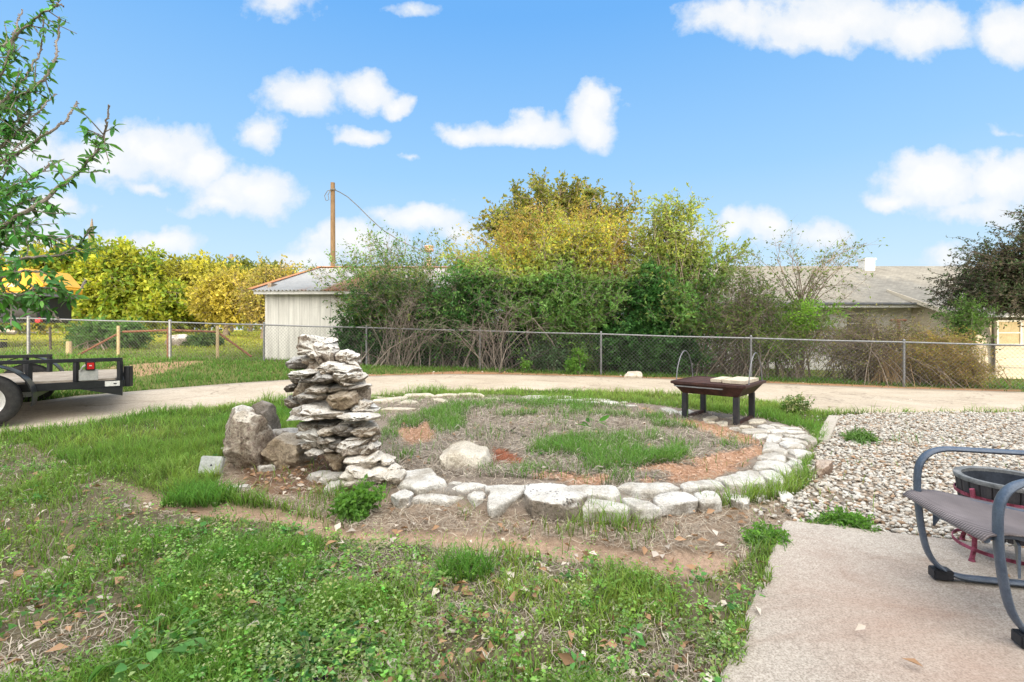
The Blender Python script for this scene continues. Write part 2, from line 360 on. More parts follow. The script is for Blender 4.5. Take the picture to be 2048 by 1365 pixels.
def concrete(name, c1, c2, stain, speck=.35, ssc=220, cracks=.7):
    m, nt, out = newmat(name); v = coords(nt, 'Object')
    n1 = noise(nt, .8, 8, .6, v, .4); n2 = noise(nt, ssc*.25, 6, .75, v); n3 = noise(nt, ssc, 3, .7, v); n4 = noise(nt, 2.7, 8, .7, v, .8)
    c = ramp(nt, n1, [(.34, c1), (.66, c2)])
    c = mix(nt, ramp(nt, n4, [(.52, (0, 0, 0)), (.75, (.7, .7, .7))]), c, stain)
    c = mix(nt, 1.0, c, ramp(nt, n2, [(.28, (.75, .74, .73)), (.7, (1.12, 1.12, 1.12))]), 'MULTIPLY')
    c = mix(nt, speck, c, ramp(nt, n3, [(.38, (.5, .46, .43)), (.52, (1.0, 1, 1)), (.64, (1.25, 1.25, 1.25))]), 'MULTIPLY')
    cr = N(nt, 'ShaderNodeTexVoronoi', feature='DISTANCE_TO_EDGE'); cr.inputs['Scale'].default_value = .33; dv = N(nt, 'ShaderNodeVectorMath', operation='ADD'); nz = N(nt, 'ShaderNodeTexNoise'); nz.inputs['Scale'].default_value = 1.8; nz.inputs['Detail'].default_value = 6
    nt.links.new(v, nz.inputs['Vector']); nt.links.new(v, dv.inputs[0]); nt.links.new(nz.outputs['Color'], dv.inputs[1]); nt.links.new(dv.outputs[0], cr.inputs['Vector'])
    c = mix(nt, mth(nt, 'MULTIPLY', ramp(nt, cr.outputs['Distance'], [(0, (1, 1, 1)), (.006, (0, 0, 0))]), cracks), c, (.16, .13, .1))
    st = noise(nt, 1.1, 9, .72, coords(nt, 'Object', (.55, 1.6, 1)), 1.5); c = mix(nt, 1.0, c, ramp(nt, st, [(.3, (.74, .71, .68)), (.45, (1, 1, 1)), (.7, (1.07, 1.06, 1.05))]), 'MULTIPLY')
    if not cracks:
        ds = N(nt, 'ShaderNodeVectorMath', operation='DISTANCE'); nt.links.new(coords(nt, 'Object', (1, .55, 1)), ds.inputs[0]); ds.inputs[1].default_value = (1.72, 1.0, 0)
        k_ = mth(nt, 'SUBTRACT', 1.0, mth(nt, 'ADD', mth(nt, 'MULTIPLY', ds.outputs['Value'], 1.5), mth(nt, 'MULTIPLY', mth(nt, 'SUBTRACT', st, .5), 2.2)), True)
        c = mix(nt, mth(nt, 'MULTIPLY', k_, .75), c, mix(nt, n3, (.2, .13, .1), (.42, .3, .24)))
    bsdf(nt, out, c, .9, 0, n3, .35, .004, .2); return m
V, Q = strip(drive_n, drive_f, 9, .02)
tag(link('driveway', mesh('driveway', V, Q, None, False), concrete('driveway_concrete', (.42, .355, .275), (.5, .435, .35), (.33, .285, .23), .3, 90)), kind='structure')
mb = MB(); n = len(patio_poly)
mb.add([(x, y, .035) for x, y in patio_poly]+[(x, y, -.12) for x, y in patio_poly], [tuple(range(n))]+[(i, (i+1) % n, n+(i+1) % n, n+i) for i in range(n)])
tag(mb.build('patio', concrete('patio_concrete', (.385, .345, .3), (.465, .42, .37), (.28, .24, .205), .6, 120, 0.0), bevel=.012), kind='structure')
road = [(-90, 31.5), (-30, 34), (-8, 35)]
mb = MB(); mb.add([(x, y-1.6, g(x, y)+.012) for x, y in road]+[(x, y+1.8, g(x, y)+.03) for x, y in road], [(0, 1, 4, 3), (1, 2, 5, 4)])
tag(mb.build('road', concrete('road_surface', (.55, .47, .38), (.62, .55, .46), (.45, .4, .33))), kind='structure')

# ------------------------------------------------------------------ stones
def smooth_poly(p, n=40, it=1):
    p = np.asarray(p, float)
    for _ in range(it):
        q = np.roll(p, -1, 0); p = np.stack([p*.8+q*.2, p*.2+q*.8], 1).reshape(-1, 2)
    d = np.r_[0, np.cumsum(np.hypot(*(np.roll(p, -1, 0)-p).T))]; pp = np.vstack([p, p[:1]])
    t = np.linspace(0, d[-1], n, endpoint=False)
    return np.stack([np.interp(t, d, pp[:, 0]), np.interp(t, d, pp[:, 1])], 1)
LEV = np.radians([-87, -74, -60, -46, -32, -20, -9, 0, 9, 20, 32, 46, 60, 74, 87])
def stone(poly, fn, thick, re=.5, we=.8, seed=0, amp=.12, n=52, facets=9, cut=(.72, .95), grow=1.0, it=1, jag=.07):
    """outline polygon (2-D) rounded into a solid; fn(uv, w) -> world points; tilt: thickness varies across"""
    p = smooth_poly(poly, n, it); c = p.mean(0); p = c+(p-c)*grow; V = []; rg = np.random.default_rng(seed+5)
    for t in LEV:
        r = abs(math.cos(t))**re; w = math.copysign(abs(math.sin(t))**we, t)*thick
        q = c+(p-c)*r; V.append(fn(q, np.full(len(q), w)))
    V = np.concatenate(V); size = np.ptp(V, axis=0); s = max(np.sort(size)[1], .02)
    ctr = V.mean(0); dd = V-ctr
    for _ in range(facets):                                    # broken faces: flatten everything past a random plane
        q = rg.normal(size=3)/np.maximum(size, .02); q /= np.linalg.norm(q); h = dd@q; lim = h.max()*rg.uniform(*cut); ov = np.maximum(h-lim, 0); dd = dd-ov[:, None]*q*.93
    V = ctr+dd; d = dd/(np.linalg.norm(dd, axis=1)[:, None]+1e-9)
    V = V+d*(fbm3(V/s*2.2+seed*7.3, seed, 3)*amp*s*.5)[:, None]
    V = V+d*(np.abs(noise3(V/s*5.5+seed, seed+5))*amp*s*.2)[:, None]
    V = V+d*(fbm3(V/s*14+seed, seed+9, 2)*amp*s*jag)[:, None]
    V[:, :2] = V[:, :2]+d[:, :2]*(noise3(np.column_stack([V[:, 0]*2, V[:, 1]*2, V[:, 2]*38+seed]), seed)*amp*s*jag*1.1)[:, None]
    L = len(LEV); ii = np.arange(L*n).reshape(L, n); jj = np.roll(ii, -1, 1)
    Q = np.stack([ii[:-1].ravel(), jj[:-1].ravel(), jj[1:].ravel(), ii[1:].ravel()], 1)
    V = np.vstack([V, V[:n].mean(0), V[-n:].mean(0)]); a, b = L*n, L*n+1
    T = np.concatenate([np.stack([np.full(n, a), jj[0], ii[0]], 1), np.stack([np.full(n, b), ii[-1], jj[-1]], 1)])
    return V, Q, T
def stone_obj(name, VQT, mat, parent=None):
    V, Q, T = VQT
    b = base_of(parent) if parent is not None else np.array([V[:, 0].mean(), V[:, 1].mean(), V[:, 2].min()])
    me = mesh(name, V-b, [Q, T], None, True)
    bm = bmesh.new(); bm.from_mesh(me); bmesh.ops.recalc_face_normals(bm, faces=bm.faces); bm.to_mesh(me); bm.free()
    me.set_sharp_from_angle(angle=math.radians(33))
    o = link(name, me, mat, parent)
    if parent is None: o.location = b
    return o
def upright(px_poly, Y, thick, seed, lean=0.0, **k):
    def fn(q, w):
        dv = (q[:, 1]-CY)/F; yy = Y+w
        return np.stack([(q[:, 0]-CX)/F*Y+(q[:, 0]*0), yy+lean*(H-dv*Y), H-dv*Y], 1)
    return stone(px_poly, fn, thick, seed=seed, **k)
def ground_stone(px_poly, h, seed, sink=.05, **k):
    wp = np.array([at(a, b, h*.5) for a, b in px_poly]); c = wp.mean(0); z0 = .045 if pip(ring_out, c[:1], c[1:])[0] else 0.0; yt = [b for _, b in px_poly]; wp = np.array([at(a, b, z0+h*.45*(max(yt)-b)/(max(yt)-min(yt)+1e-6)) for a, b in px_poly])
    def fn(q, w):
        zz = np.where(w > 0, w*h, w*sink)
        return np.stack([q[:, 0], q[:, 1], g(q[:, 0], q[:, 1])+zz+z0], 1)
    return stone(wp, fn, 1.0, seed=seed, **dict(dict(re=.2, we=.42, amp=.085, grow=1.07, facets=7, cut=(.84, .98), jag=.15, it=0), **k))
def cv(pts, ox, oy, s): return [(ox+a/s, oy+b/s) for a, b in pts]

# the mortared ring
zA = lambda *p: cv(p, 680, 880, 5.12)
zB = lambda *p: cv(p, 1040, 900, 5.12)
zC = lambda *p: cv(p, 1400, 800, 5.46)
zD = lambda *p: cv(p, 720, 770, 3.413)
zE = lambda *p: cv(p, 560, 800, 6.203)
RINGS = [
 (zA((590,480),(650,380),(680,340),(850,315),(945,320),(990,410),(1060,470),(1075,500),(1000,510),(880,550),(780,555),(680,520)), .17, 'w'),
 (zA((535,590),(600,550),(680,530),(745,580),(700,630),(610,640)), .07, 'w'),
 (zA((735,655),(830,580),(980,515),(1100,550),(1270,600),(1280,640),(1170,660),(1090,680),(1000,660),(860,650)), .1, 'w'),
 (zA((1115,480),(1170,445),(1250,460),(1200,490)), .06, 'w'),
 (zA((1150,530),(1250,470),(1400,465),(1490,490),(1440,520),(1250,570)), .09, 'w'),
 (zA((1310,600),(1380,560),(1460,540),(1480,600),(1460,655),(1390,650)), .09, 'w'),
 (zA((1490,500),(1560,475),(1800,480),(1910,490),(1910,545),(1840,600),(1700,690),(1560,760),(1520,740),(1520,640),(1550,575),(1490,545)), .12, 'w'),
 (zB((75,430),(110,400),(250,410),(420,440),(640,460),(650,560),(600,640),(480,670),(300,665),(140,640),(70,580)), .19, 'p'),
 (zB((440,430),(530,405),(700,400),(970,405),(1010,510),(930,545),(700,530),(650,500)), .16, 'w'),
 (zB((640,610),(690,540),(850,535),(1000,570),(1100,620),(1100,680),(900,690),(660,680)), .13, 'w'),
 (zB((1050,510),(1180,530),(1330,580),(1440,650),(1280,670),(1190,650),(1110,600)), .1, 'w'),
 (zB((1000,440),(1060,395),(1250,380),(1500,385),(1630,400),(1610,440),(1500,470),(1380,520),(1250,520),(1130,460)), .19, 'w'),
 (zB((1380,540),(1430,490),(1560,460),(1700,465),(1770,510),(1810,570),(1640,610),(1480,610),(1400,580)), .14, 'p2'),
 (zB((1790,480),(1860,455),(1980,460),(2040,520),(2050,570),(1980,590),(1880,580),(1820,540)), .13, 'w'),
 ([(1362,982),(1384,970),(1411,967),(1430,969),(1442,975),(1447,984),(1437,988),(1411,989),(1390,992),(1370,992)], .18, 'w'),
 (zC((180,925),(290,905),(400,840),(520,815),(640,840),(680,900),(700,960),(640,985),(540,1010),(430,1010),(320,990),(250,940)), .2, 'w'),
 (zC((640,820),(780,800),(900,870),(920,940),(890,985),(760,930),(690,890)), .18, 'w'),
 (zC((590,790),(640,710),(760,700),(860,710),(950,770),(1000,830),(970,890),(900,860),(780,800),(640,815)), .17, 'w'),
 (zC((960,780),(1050,810),(1100,860),(1060,870),(1000,830)), .1, 'w'),
 (zC((980,880),(1040,870),(1075,910),(1060,950),(1000,920)), .1, 'w'),
 (zC((925,940),(970,910),(1050,940),(1040,980),(980,990)), .1, 'w'),
 (zC((700,940),(760,940),(880,1000),(1010,1100),(1000,1130),(880,1140),(860,1080),(760,1000)), .12, 'p2'),
 (zC((530,1050),(600,1020),(690,1030),(740,1080),(680,1100),(640,1130),(560,1090)), .1, 'p2'),
 (zC((180,1040),(260,1025),(400,1060),(500,1080),(535,1120),(520,1190),(470,1200),(420,1170),(380,1180),(300,1150),(270,1090)), .14, 'p2'),
 (zC((640,650),(720,605),(820,600),(920,630),(930,720),(860,710),(740,690)), .12, 'w'),
 (zC((685,590),(700,490),(780,475),(840,500),(870,560),(950,600),(920,620),(800,590)), .12, 'w'),
 (zC((730,470),(750,400),(860,385),(910,410),(870,470),(820,490)), .11, 'w'),
 (zC((870,490),(930,465),(1060,490),(1150,545),(1100,555),(960,550)), .1, 'w'),
 (zC((880,450),(940,430),(1060,450),(1170,490),(1160,510),(1060,490)), .08, 'w'),
 (zC((940,570),(1080,555),(1210,605),(1120,640),(1060,650)), .1, 'w'),
 (zC((950,640),(1030,660),(1110,700),(1115,730),(1000,690)), .08, 'w'),
 (zC((940,720),(970,680),(1060,720),(1130,770),(1120,800),(1040,795)), .1, 'w'),
 (zC((1030,400),(1130,390),(1260,430),(1265,480),(1200,495),(1150,450),(1050,430)), .09, 'w'),
 (zC((560,420),(630,390),(740,385),(730,430),(640,460)), .1, 'w'),
 (zC((900,390),(1000,395),(1050,430),(940,425)), .07, 'w'),
 (zC((430,350),(560,330),(700,340),(760,370),(620,390),(520,385)), .09, 'w'),
 (zC((740,340),(830,330),(960,350),(990,380),(800,380)), .08, 'w'),
 (zC((310,330),(420,310),(440,350),(380,355)), .07, 'w'),
 (zC((420,290),(500,290),(590,325),(420,330)), .08, 'c'),
 (zC((630,300),(690,280),(800,310),(830,325),(720,335)), .07, 'w'),
 (zC((760,285),(850,275),(920,300),(860,320)), .06, 'w'),
 (zC((870,320),(960,300),(1080,320),(1120,345),(960,340)), .06, 'w'),
 (zC((930,345),(1080,345),(1180,385),(1010,375)), .06, 'w'),
 (zC((530,250),(590,225),(700,225),(730,260),(650,280),(540,275)), .1, 'c'),
 (zC((170,260),(250,240),(300,250),(300,300),(230,305)), .06, 'c'),
 (zC((40,225),(140,180),(200,200),(160,232),(60,240)), .06, 'c'),
 (zC((45,250),(120,233),(170,265),(90,270)), .06, 'c'),
 ([(1320,818),(1334,816),(1350,822),(1358,829),(1340,830)], .06, 'w'),
 ([(1358,826),(1378,821),(1389,827),(1382,836),(1362,833)], .06, 'p2'),
 (zD((1105,90),(1150,78),(1310,85),(1290,105),(1150,105)), .07, 'w'),
 (zD((1290,95),(1330,80),(1400,78),(1450,95),(1420,105)), .08, 'w'),
 (zD((1340,110),(1450,100),(1520,105),(1500,122),(1400,118)), .06, 'w'),
 (zD((1500,95),(1610,97),(1700,110),(1640,118),(1540,108)), .07, 'w'),
 (zD((1520,125),(1600,115),(1640,130),(1560,133)), .05, 'w'),
 (zD((1630,108),(1740,118),(1780,140),(1690,135)), .06, 'w'),
 (zD((1780,125),(1820,118),(1830,132),(1790,134)), .06, 'w'),
 (zD((1780,140),(1850,142),(1890,150),(1820,155)), .05, 'w'),
]
ring = thing('stone_border', 'low ring border of white painted stones set in mortar around the weedy bed', 'garden border', at3(1180, 1020))
MM = {'w': M_white, 'p': M_whitepit, 'p2': stone_mat('chipped_white_stone', (.66, .65, .63), (.62, .61, .6), (.5, .47, .43), (.28, .26, .23), -.12, .55), 'c': M_cream}
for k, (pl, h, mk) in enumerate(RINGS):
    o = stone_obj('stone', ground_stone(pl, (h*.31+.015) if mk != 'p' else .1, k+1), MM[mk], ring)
    if mk == 'p': tag(o, 'pitted grey border stone with a dark rough front face')
mort = simple('mortar', (.2, .18, .155), (.3, .27, .235), 9, .95, bstr=.5)
A = poly_at([(745, 968), (800, 990), (870, 1000), (975, 1012), (1060, 1020), (1200, 1024), (1330, 1016), (1400, 1008), (1480, 1005), (1530, 990), (1580, 960), (1600, 920), (1615, 890), (1600, 872), (1550, 855), (1490, 845), (1450, 836), (1415, 830)])
B = poly_at([(770, 950), (845, 968), (890, 974), (980, 976), (1060, 980), (1200, 990), (1330, 985), (1400, 975), (1450, 965), (1500, 945), (1515, 925), (1525, 905), (1535, 890), (1530, 876), (1510, 872), (1480, 862), (1445, 850), (1420, 842)])
V, Q = strip(A, A*.4+B*.6, 9, .06, .12); V[:, 2] += fbm3(V*6, 4)*.014
link('mortar', mesh('mortar', V-base_of(ring), Q, None, True), mort, ring)

FLAGS = [
 (zD((305,75),(480,68),(505,85),(490,92),(340,92)), .06, 'cream flagstone with a thin dark underside, leftmost of the back row'),
 (zD((505,95),(560,72),(680,75),(670,85),(560,98)), .07, 'flat cream flagstone in the middle of the back row, overlapping its right neighbour'),
 (zD((670,72),(720,65),(830,80),(845,92),(700,88)), .07, 'flat cream flagstone at the right end of the raised back row'),
 (zD((495,95),(560,100),(600,130),(560,132),(500,115)), .05, 'small triangular flagstone leaning off the back row toward the bed'),
 (zD((260,135),(330,105),(400,130),(330,140)), .05, 'low pointed flagstone in front of the back row near the stacked stones'),
 (zD((90,120),(200,105),(310,88),(320,95),(220,125),(100,133)), .06, 'long narrow flagstone just right of the stacked stone tower'),
 (zD((0,92),(80,88),(175,95),(150,105),(20,103)), .05, 'thin flagstone at the grass edge right behind the stacked stone tower'),
 (zD((145,185),(190,165),(330,168),(380,175),(260,190)), .05, 'lone flat flagstone lying in the grass inside the bed beside the tower'),
 (zD((860,95),(985,100),(960,112),(880,110)), .04, 'short flat flagstone in the gap between the two back rows'),
 (zE((340,970),(500,910),(620,910),(560,990),(400,1020)), .05, 'grey white flagstone farthest left in front of the tower base'),
 (zE((500,1030),(620,920),(800,930),(830,950),(700,1010),(590,1050)), .05, 'grey white flagstone in the middle of three before the tower base'),
 (zE((550,1160),(620,1080),(860,1000),(890,1020),(800,1100),(600,1180)), .06, 'grey white flagstone nearest the leafy weed before the tower base'),
 ([(443,903),(462,896),(476,903),(462,909)], .05, 'pale flat stone left of the big boulder foot'),
 ([(516,938),(548,933),(550,938),(520,943)], .04, 'thin white stone strip in front of the tan boulder'),
 ([(455,976),(498,972),(502,978),(462,983)], .03, 'thin white stone strip in the leaf litter below the grey box'),
]
for k, (pl, h, lb) in enumerate(FLAGS):
    o = stone_obj('flagstone', ground_stone(pl, h, k+80, sink=.03), M_white if k > 8 else M_cream)
    tag(o, lb, 'flagstone', 'loose flat stones around the bed')

# stacked stone tower (dry fountain)
t1 = lambda *p: cv(p, 560, 660, 7.58)
TW = [
 (t1((375,180),(420,130),(520,100),(640,110),(700,140),(800,150),(790,180),(740,200),(830,260),(880,340),(860,460),(780,500),(690,500),(640,400),(570,410),(500,360),(380,370)), 4.62, .17, 2),
 (t1((890,380),(920,325),(1000,315),(1100,350),(1180,370),(1190,480),(1150,540),(1080,535),(950,500),(880,460)), 4.6, .12, 2),
 (t1((170,500),(210,450),(380,410),(440,520),(420,600),(280,590),(190,560)), 4.78, .12, 3),
 (t1((380,390),(430,365),(530,380),(620,450),(640,520),(580,560),(470,540),(410,480)), 4.62, .13, 1),
 (t1((600,550),(680,500),(840,490),(950,520),(1100,550),(1160,580),(1150,620),(1060,650),(960,635),(800,645),(720,630)), 4.48, .19, 0),
 (t1((810,680),(900,640),(1020,660),(1100,640),(1200,710),(1150,770),(1050,810),(920,835),(850,770)), 4.38, .15, 0),
 (t1((530,720),(590,600),(650,570),(720,640),(800,650),(830,760),(830,830),(780,880),(650,850),(550,810)), 4.55, .16, 1),
 (t1((380,600),(450,570),(590,590),(530,680),(510,740),(440,740),(390,680)), 4.62, .14, 0),
 (t1((215,680),(290,620),(390,630),(410,740),(370,820),(290,820),(230,770)), 4.72, .13, 3),
 (t1((330,790),(400,740),(520,760),(560,850),(480,880),(400,890)), 4.6, .13, 1),
 (t1((790,880),(900,830),(1100,810),(1300,820),(1400,830),(1390,860),(1200,890),(1000,920),(830,930)), 4.42, .13, 0),
 (t1((120,880),(160,820),(270,810),(310,850),(220,940),(130,935)), 4.72, .12, 3),
 (t1((240,920),(330,840),(390,890),(430,990),(250,1000)), 4.64, .12, 4),
 (t1((370,930),(480,870),(640,880),(760,900),(760,980),(720,1050),(600,1040),(450,970)), 4.46, .15, 1),
 (t1((215,1000),(420,990),(440,1030),(330,1080),(230,1060)), 4.64, .12, 3),
 (t1((105,1040),(150,1010),(240,1060),(370,1100),(330,1160),(200,1160),(140,1120)), 4.7, .12, 0),
 (t1((740,1040),(830,980),(1050,930),(1150,960),(1210,1040),(1150,1130),(1020,1190),(870,1190),(780,1110)), 4.34, .16, 4),
 (t1((760,940),(900,920),(1100,910),(1190,980),(1000,1040),(780,1030)), 4.5, .15, 0),
 (t1((320,1060),(420,1030),(600,1060),(740,1070),(770,1120),(560,1150),(400,1140)), 4.55, .16, 0),
 (t1((195,1260),(230,1190),(370,1130),(560,1100),(750,1100),(870,1190),(1090,1190),(1060,1260),(960,1300),(700,1320),(300,1330),(210,1310)), 4.38, .22, 0),
 (t1((1080,1240),(1110,1160),(1220,1070),(1380,1110),(1390,1240),(1250,1270)), 4.38, .13, 1),
 (zE((775,195),(860,165),(1000,155),(1120,160),(1220,195),(1190,230),(960,255),(840,235)), 4.2, .16, 9),
 (zE((740,290),(850,240),(1100,240),(1150,290),(960,330),(800,340)), 4.35, .14, 1),
 (zE((900,360),(1000,310),(1190,300),(1220,350),(1200,430),(1120,460),(1000,460)), 4.24, .14, 1),
 (zE((700,330),(780,300),(880,310),(960,410),(900,450),(800,420),(720,380)), 4.22, .12, 3),
 (zE((510,380),(570,340),(680,340),(720,400),(650,440),(550,430)), 4.22, .11, 1),
 (zE((260,420),(270,270),(380,250),(540,280),(600,340),(420,350),(380,480),(300,460)), 4.42, .16, 1),
 (zE((560,330),(560,240),(800,240),(900,300),(820,340),(680,350)), 4.46, .2, 3),
 (zE((260,420),(400,340),(520,390),(690,480),(730,620),(620,630),(500,580),(430,490),(300,450)), 4.3, .12, 9),
 (zE((500,410),(700,420),(860,470),(890,560),(720,590),(600,540)), 4.34, .18, 3),
 (zE((710,540),(870,500),(1000,510),(1130,470),(1120,540),(1040,620),(880,640),(720,620)), 4.14, .16, 0),
 (zE((860,450),(960,430),(1140,465),(1130,510),(900,520)), 4.2, .14, 0),
 (zE((980,650),(1110,560),(1150,500),(1240,580),(1220,640),(1090,680)), 4.16, .13, 2),
 (zE((1130,480),(1200,425),(1228,480),(1190,510)), 4.25, .1, 1),
 (zE((530,600),(740,630),(870,660),(860,920),(740,850),(660,790),(620,700)), 4.28, .13, 4),
 (zE((740,680),(800,660),(860,690),(850,750),(760,720)), 4.14, .05, 4),
 (zE((855,700),(960,680),(1100,690),(1220,650),(1255,720),(1210,800),(1160,830),(1050,780),(880,760)), 4.05, .15, 5),
 (zE((1250,700),(1330,715),(1440,740),(1400,770),(1260,800)), 4.05, .12, 5),
 (zE((850,880),(900,790),(1100,830),(1290,850),(1380,930),(1300,1000),(1200,960),(1120,1060),(1050,1060),(950,1010),(870,990)), 3.92, .17, 5),
 (zE((1340,840),(1400,800),(1480,830),(1490,880),(1380,890)), 4.0, .09, 5),
 (zE((1290,940),(1400,900),(1500,890),(1550,950),(1500,1010),(1380,1010)), 3.82, .12, 5),
 (zE((1330,1020),(1480,1000),(1460,1090),(1340,1100)), 3.8, .07, 4),
]
MT = M_tower+[stone_mat('pale_tower_stone', (.7, .66, .6), (.52, .49, .44), (.5, .44, .37), (.28, .25, .21), .3, 0, 7)]
MT = {**{i: m for i, m in enumerate(MT)}, 9: stone_mat('bleached_tower_stone', (.78, .77, .74), (.62, .61, .59), (.44, .4, .35), (.2, .18, .16), .3, 0, 7)}
tower = thing('stacked_stone_fountain', 'tall stacked tower of weathered grey fieldstones at the left of the ring bed', 'stone stack', at3(690, 960))
for k, (pl, Y, th, mk) in enumerate(TW):
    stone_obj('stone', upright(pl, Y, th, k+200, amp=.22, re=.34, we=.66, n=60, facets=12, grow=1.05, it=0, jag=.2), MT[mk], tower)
fr = np.random.default_rng(77)
for k in range(26):                                            # thin spalls wedged between the big stones
    yy = fr.uniform(730, 925); t_ = (yy-730)/195; xl, xr = 600+18*t_, 728+22*t_; xx = fr.uniform(xl, xr); w_ = fr.uniform(13, 27); h_ = fr.uniform(4, 8.5); sk = fr.uniform(-3, 3)
    pl = [(xx-w_, yy+sk), (xx-w_*.5, yy-h_), (xx+w_*.4, yy-h_*.9-sk), (xx+w_, yy-sk*.5), (xx+w_*.5, yy+h_), (xx-w_*.6, yy+h_*.8)]
    stone_obj('stone', upright(pl, fr.uniform(4.34, 4.5)-.12*t_, .14, k+500, amp=.22, re=.34, we=.66, n=44, facets=9, grow=1.0, it=0, jag=.2), MT[[0, 1, 3, 0, 1, 9][k % 6]], tower)
# core that carries the stones, hidden between them
cv_core = upright([(600, 760), (630, 710), (690, 705), (735, 760), (745, 880), (740, 930), (690, 920), (640, 850), (610, 800)], 4.56, .12, 999, amp=.2)
stone_obj('rubble_core', cv_core, M_tower[1], tower)

BOULD = [
 ([(470.3,835),(487.5,826),(532,829),(541,843),(541.6,864),(539.6,892),(530,932),(514,936),(495,931),(470,911),(465,880),(466,859)], 4.56, .22, M_rockgrey, 'large grey tan boulder standing upright in front of the boulder group'),
 ([(458,902),(461,870),(464,846),(472,818),(495,801),(502,802),(509,826),(512,870),(500,915),(470,915)], 4.95, .16, M_tower[0], 'tall grey slab boulder with a white pointed top behind the big upright one'),
 ([(505,809),(524,800),(545.5,810),(549,830),(556,859),(552,890),(520,895),(505,850)], 5.2, .17, M_rockdark, 'dark brown boulder with a peaked top at the back of the group'),
 ([(531,934),(541.6,893),(553.5,870),(578.5,875),(611.5,883),(635,899),(622,925),(600,934),(560,938)], 4.62, .22, M_rocktan, 'tan squat boulder with a flat pale top edge between upright boulder and tower'),
 ([(541,864),(560,858),(585,855),(609,864),(622,880),(600,900),(543,900)], 4.98, .2, M_tower[3], 'flat dark grey boulder lying behind the tan squat one'),
]
for k, (pl, Y, th, mt, lb) in enumerate(BOULD):
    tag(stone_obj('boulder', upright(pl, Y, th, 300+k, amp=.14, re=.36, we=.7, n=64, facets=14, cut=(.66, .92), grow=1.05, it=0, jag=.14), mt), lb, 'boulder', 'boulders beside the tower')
bl = zA((1040,160),(1130,95),(1250,80),(1400,120),(1500,130),(1550,240),(1570,300),(1540,370),(1370,395),(1210,375),(1110,350),(1060,300))
x0, y0 = at(937, 955)
tag(stone_obj('boulder', upright(bl, y0+.2, .22, 310, lean=.45, amp=.08, re=.3, we=.6, n=64, facets=9, grow=1.03, it=0), stone_mat('pale_boulder', (.6, .56, .49), (.5, .46, .4), (.5, .45, .38), (.24, .23, .17), .0, 0, 4)),
    'smooth cream boulder sitting alone inside the ring bed', 'boulder', 'boulders beside the tower')
pk = zC((1230,860),(1260,750),(1300,710),(1400,720),(1440,770),(1400,820),(1270,890),(1240,880))
tag(stone_obj('rock', ground_stone(pk, .12, 320, amp=.14, facets=10, cut=(.6, .9), it=0), stone_mat('pinkish_rock', (.5, .42, .36), (.4, .32, .27), (.36, .27, .21), (.2, .14, .11), .5)), 'pinkish angular rock lying on the white gravel', 'rock')
tag(stone_obj('rock', ground_stone([(1250, 757), (1258, 749), (1275, 747), (1283, 752), (1283, 758)], .13, 321), M_cream), 'rounded tan rock by the far driveway edge under the bushes', 'rock')

# ------------------------------------------------------------------ loose ground matter (stuff)
def polar(n, d0, d1, a, az=58):
    u = RNG.random(n); e = 1-a if abs(1-a) > 1e-3 else 1e-3
    d = (d0**e+u*(d1**e-d0**e))**(1/e); t = np.radians(RNG.uniform(-az, az, n))
    return d*np.sin(t), d*np.cos(t), d
def vary(c, n, amt=.2):
    c = np.asarray(c); return np.clip(c*(1+RNG.normal(0, amt, (n, 1)))*(1+RNG.normal(0, amt*.35, (n, 3))), .004, .95)
def blades(x, y, z, h, w, lean, cols):
    n = len(x); t = RNG.uniform(0, 2*np.pi, n); ux, uy = np.cos(t), np.sin(t); l = RNG.uniform(0, 2*np.pi, n); lx, ly = np.cos(l)*lean*h, np.sin(l)*lean*h
    B = np.stack([x, y, z], 1); U = np.stack([ux, uy, 0*ux], 1)*w[:, None]/2
    M1 = B+np.stack([lx*.3, ly*.3, h*.55], 1); T = B+np.stack([lx, ly, h*np.sqrt(np.clip(1-lean**2*.55, .15, 1))], 1)
    V = np.stack([B-U, B+U, M1+U*.75, M1-U*.75, T], 1).reshape(-1, 3); o = np.arange(n)[:, None]*5
    Q = o+np.array([[0, 1, 2, 3]]); Tr = o+np.array([[3, 2, 4]])
    c = np.repeat(cols, 5, 0).reshape(n, 5, 3).copy(); c[:, :2] *= .38; c[:, 4] *= 1.2  # feet darkened, tips lightened: shade within the grass put into the colour
    return V, Q, Tr, c.reshape(-1, 3)
def gz_at(x, y, Z): return np.where(Z['patio'], .045, 0)+g(x, y)+np.where(Z['ring'] & (y < 9), .05, 0)+fbm2(x, y, 1.1, 21, 3)*.018-.035*Z['dirt']
def grass_field(name, label, n, d0, d1, a, dens, hfun, cfun, wf=1.0):
    x, y, d = polar(n, d0, d1, a); Z = zones(x, y)
    k = RNG.random(n) < dens(x, y, Z); x, y, d = x[k], y[k], d[k]; Z = {q: v[k] for q, v in Z.items()}
    h = hfun(x, y, Z)*RNG.uniform(.55, 1.25, len(x)); w = np.maximum(.0058, d*.0009)*RNG.uniform(.7, 1.3, len(x))*wf
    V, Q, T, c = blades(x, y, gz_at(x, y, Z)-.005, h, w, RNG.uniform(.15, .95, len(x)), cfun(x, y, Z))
    tag(link(name, mesh(name, V, [Q, T], c, True), M_grass), label, 'grass', kind='stuff'); return len(x)
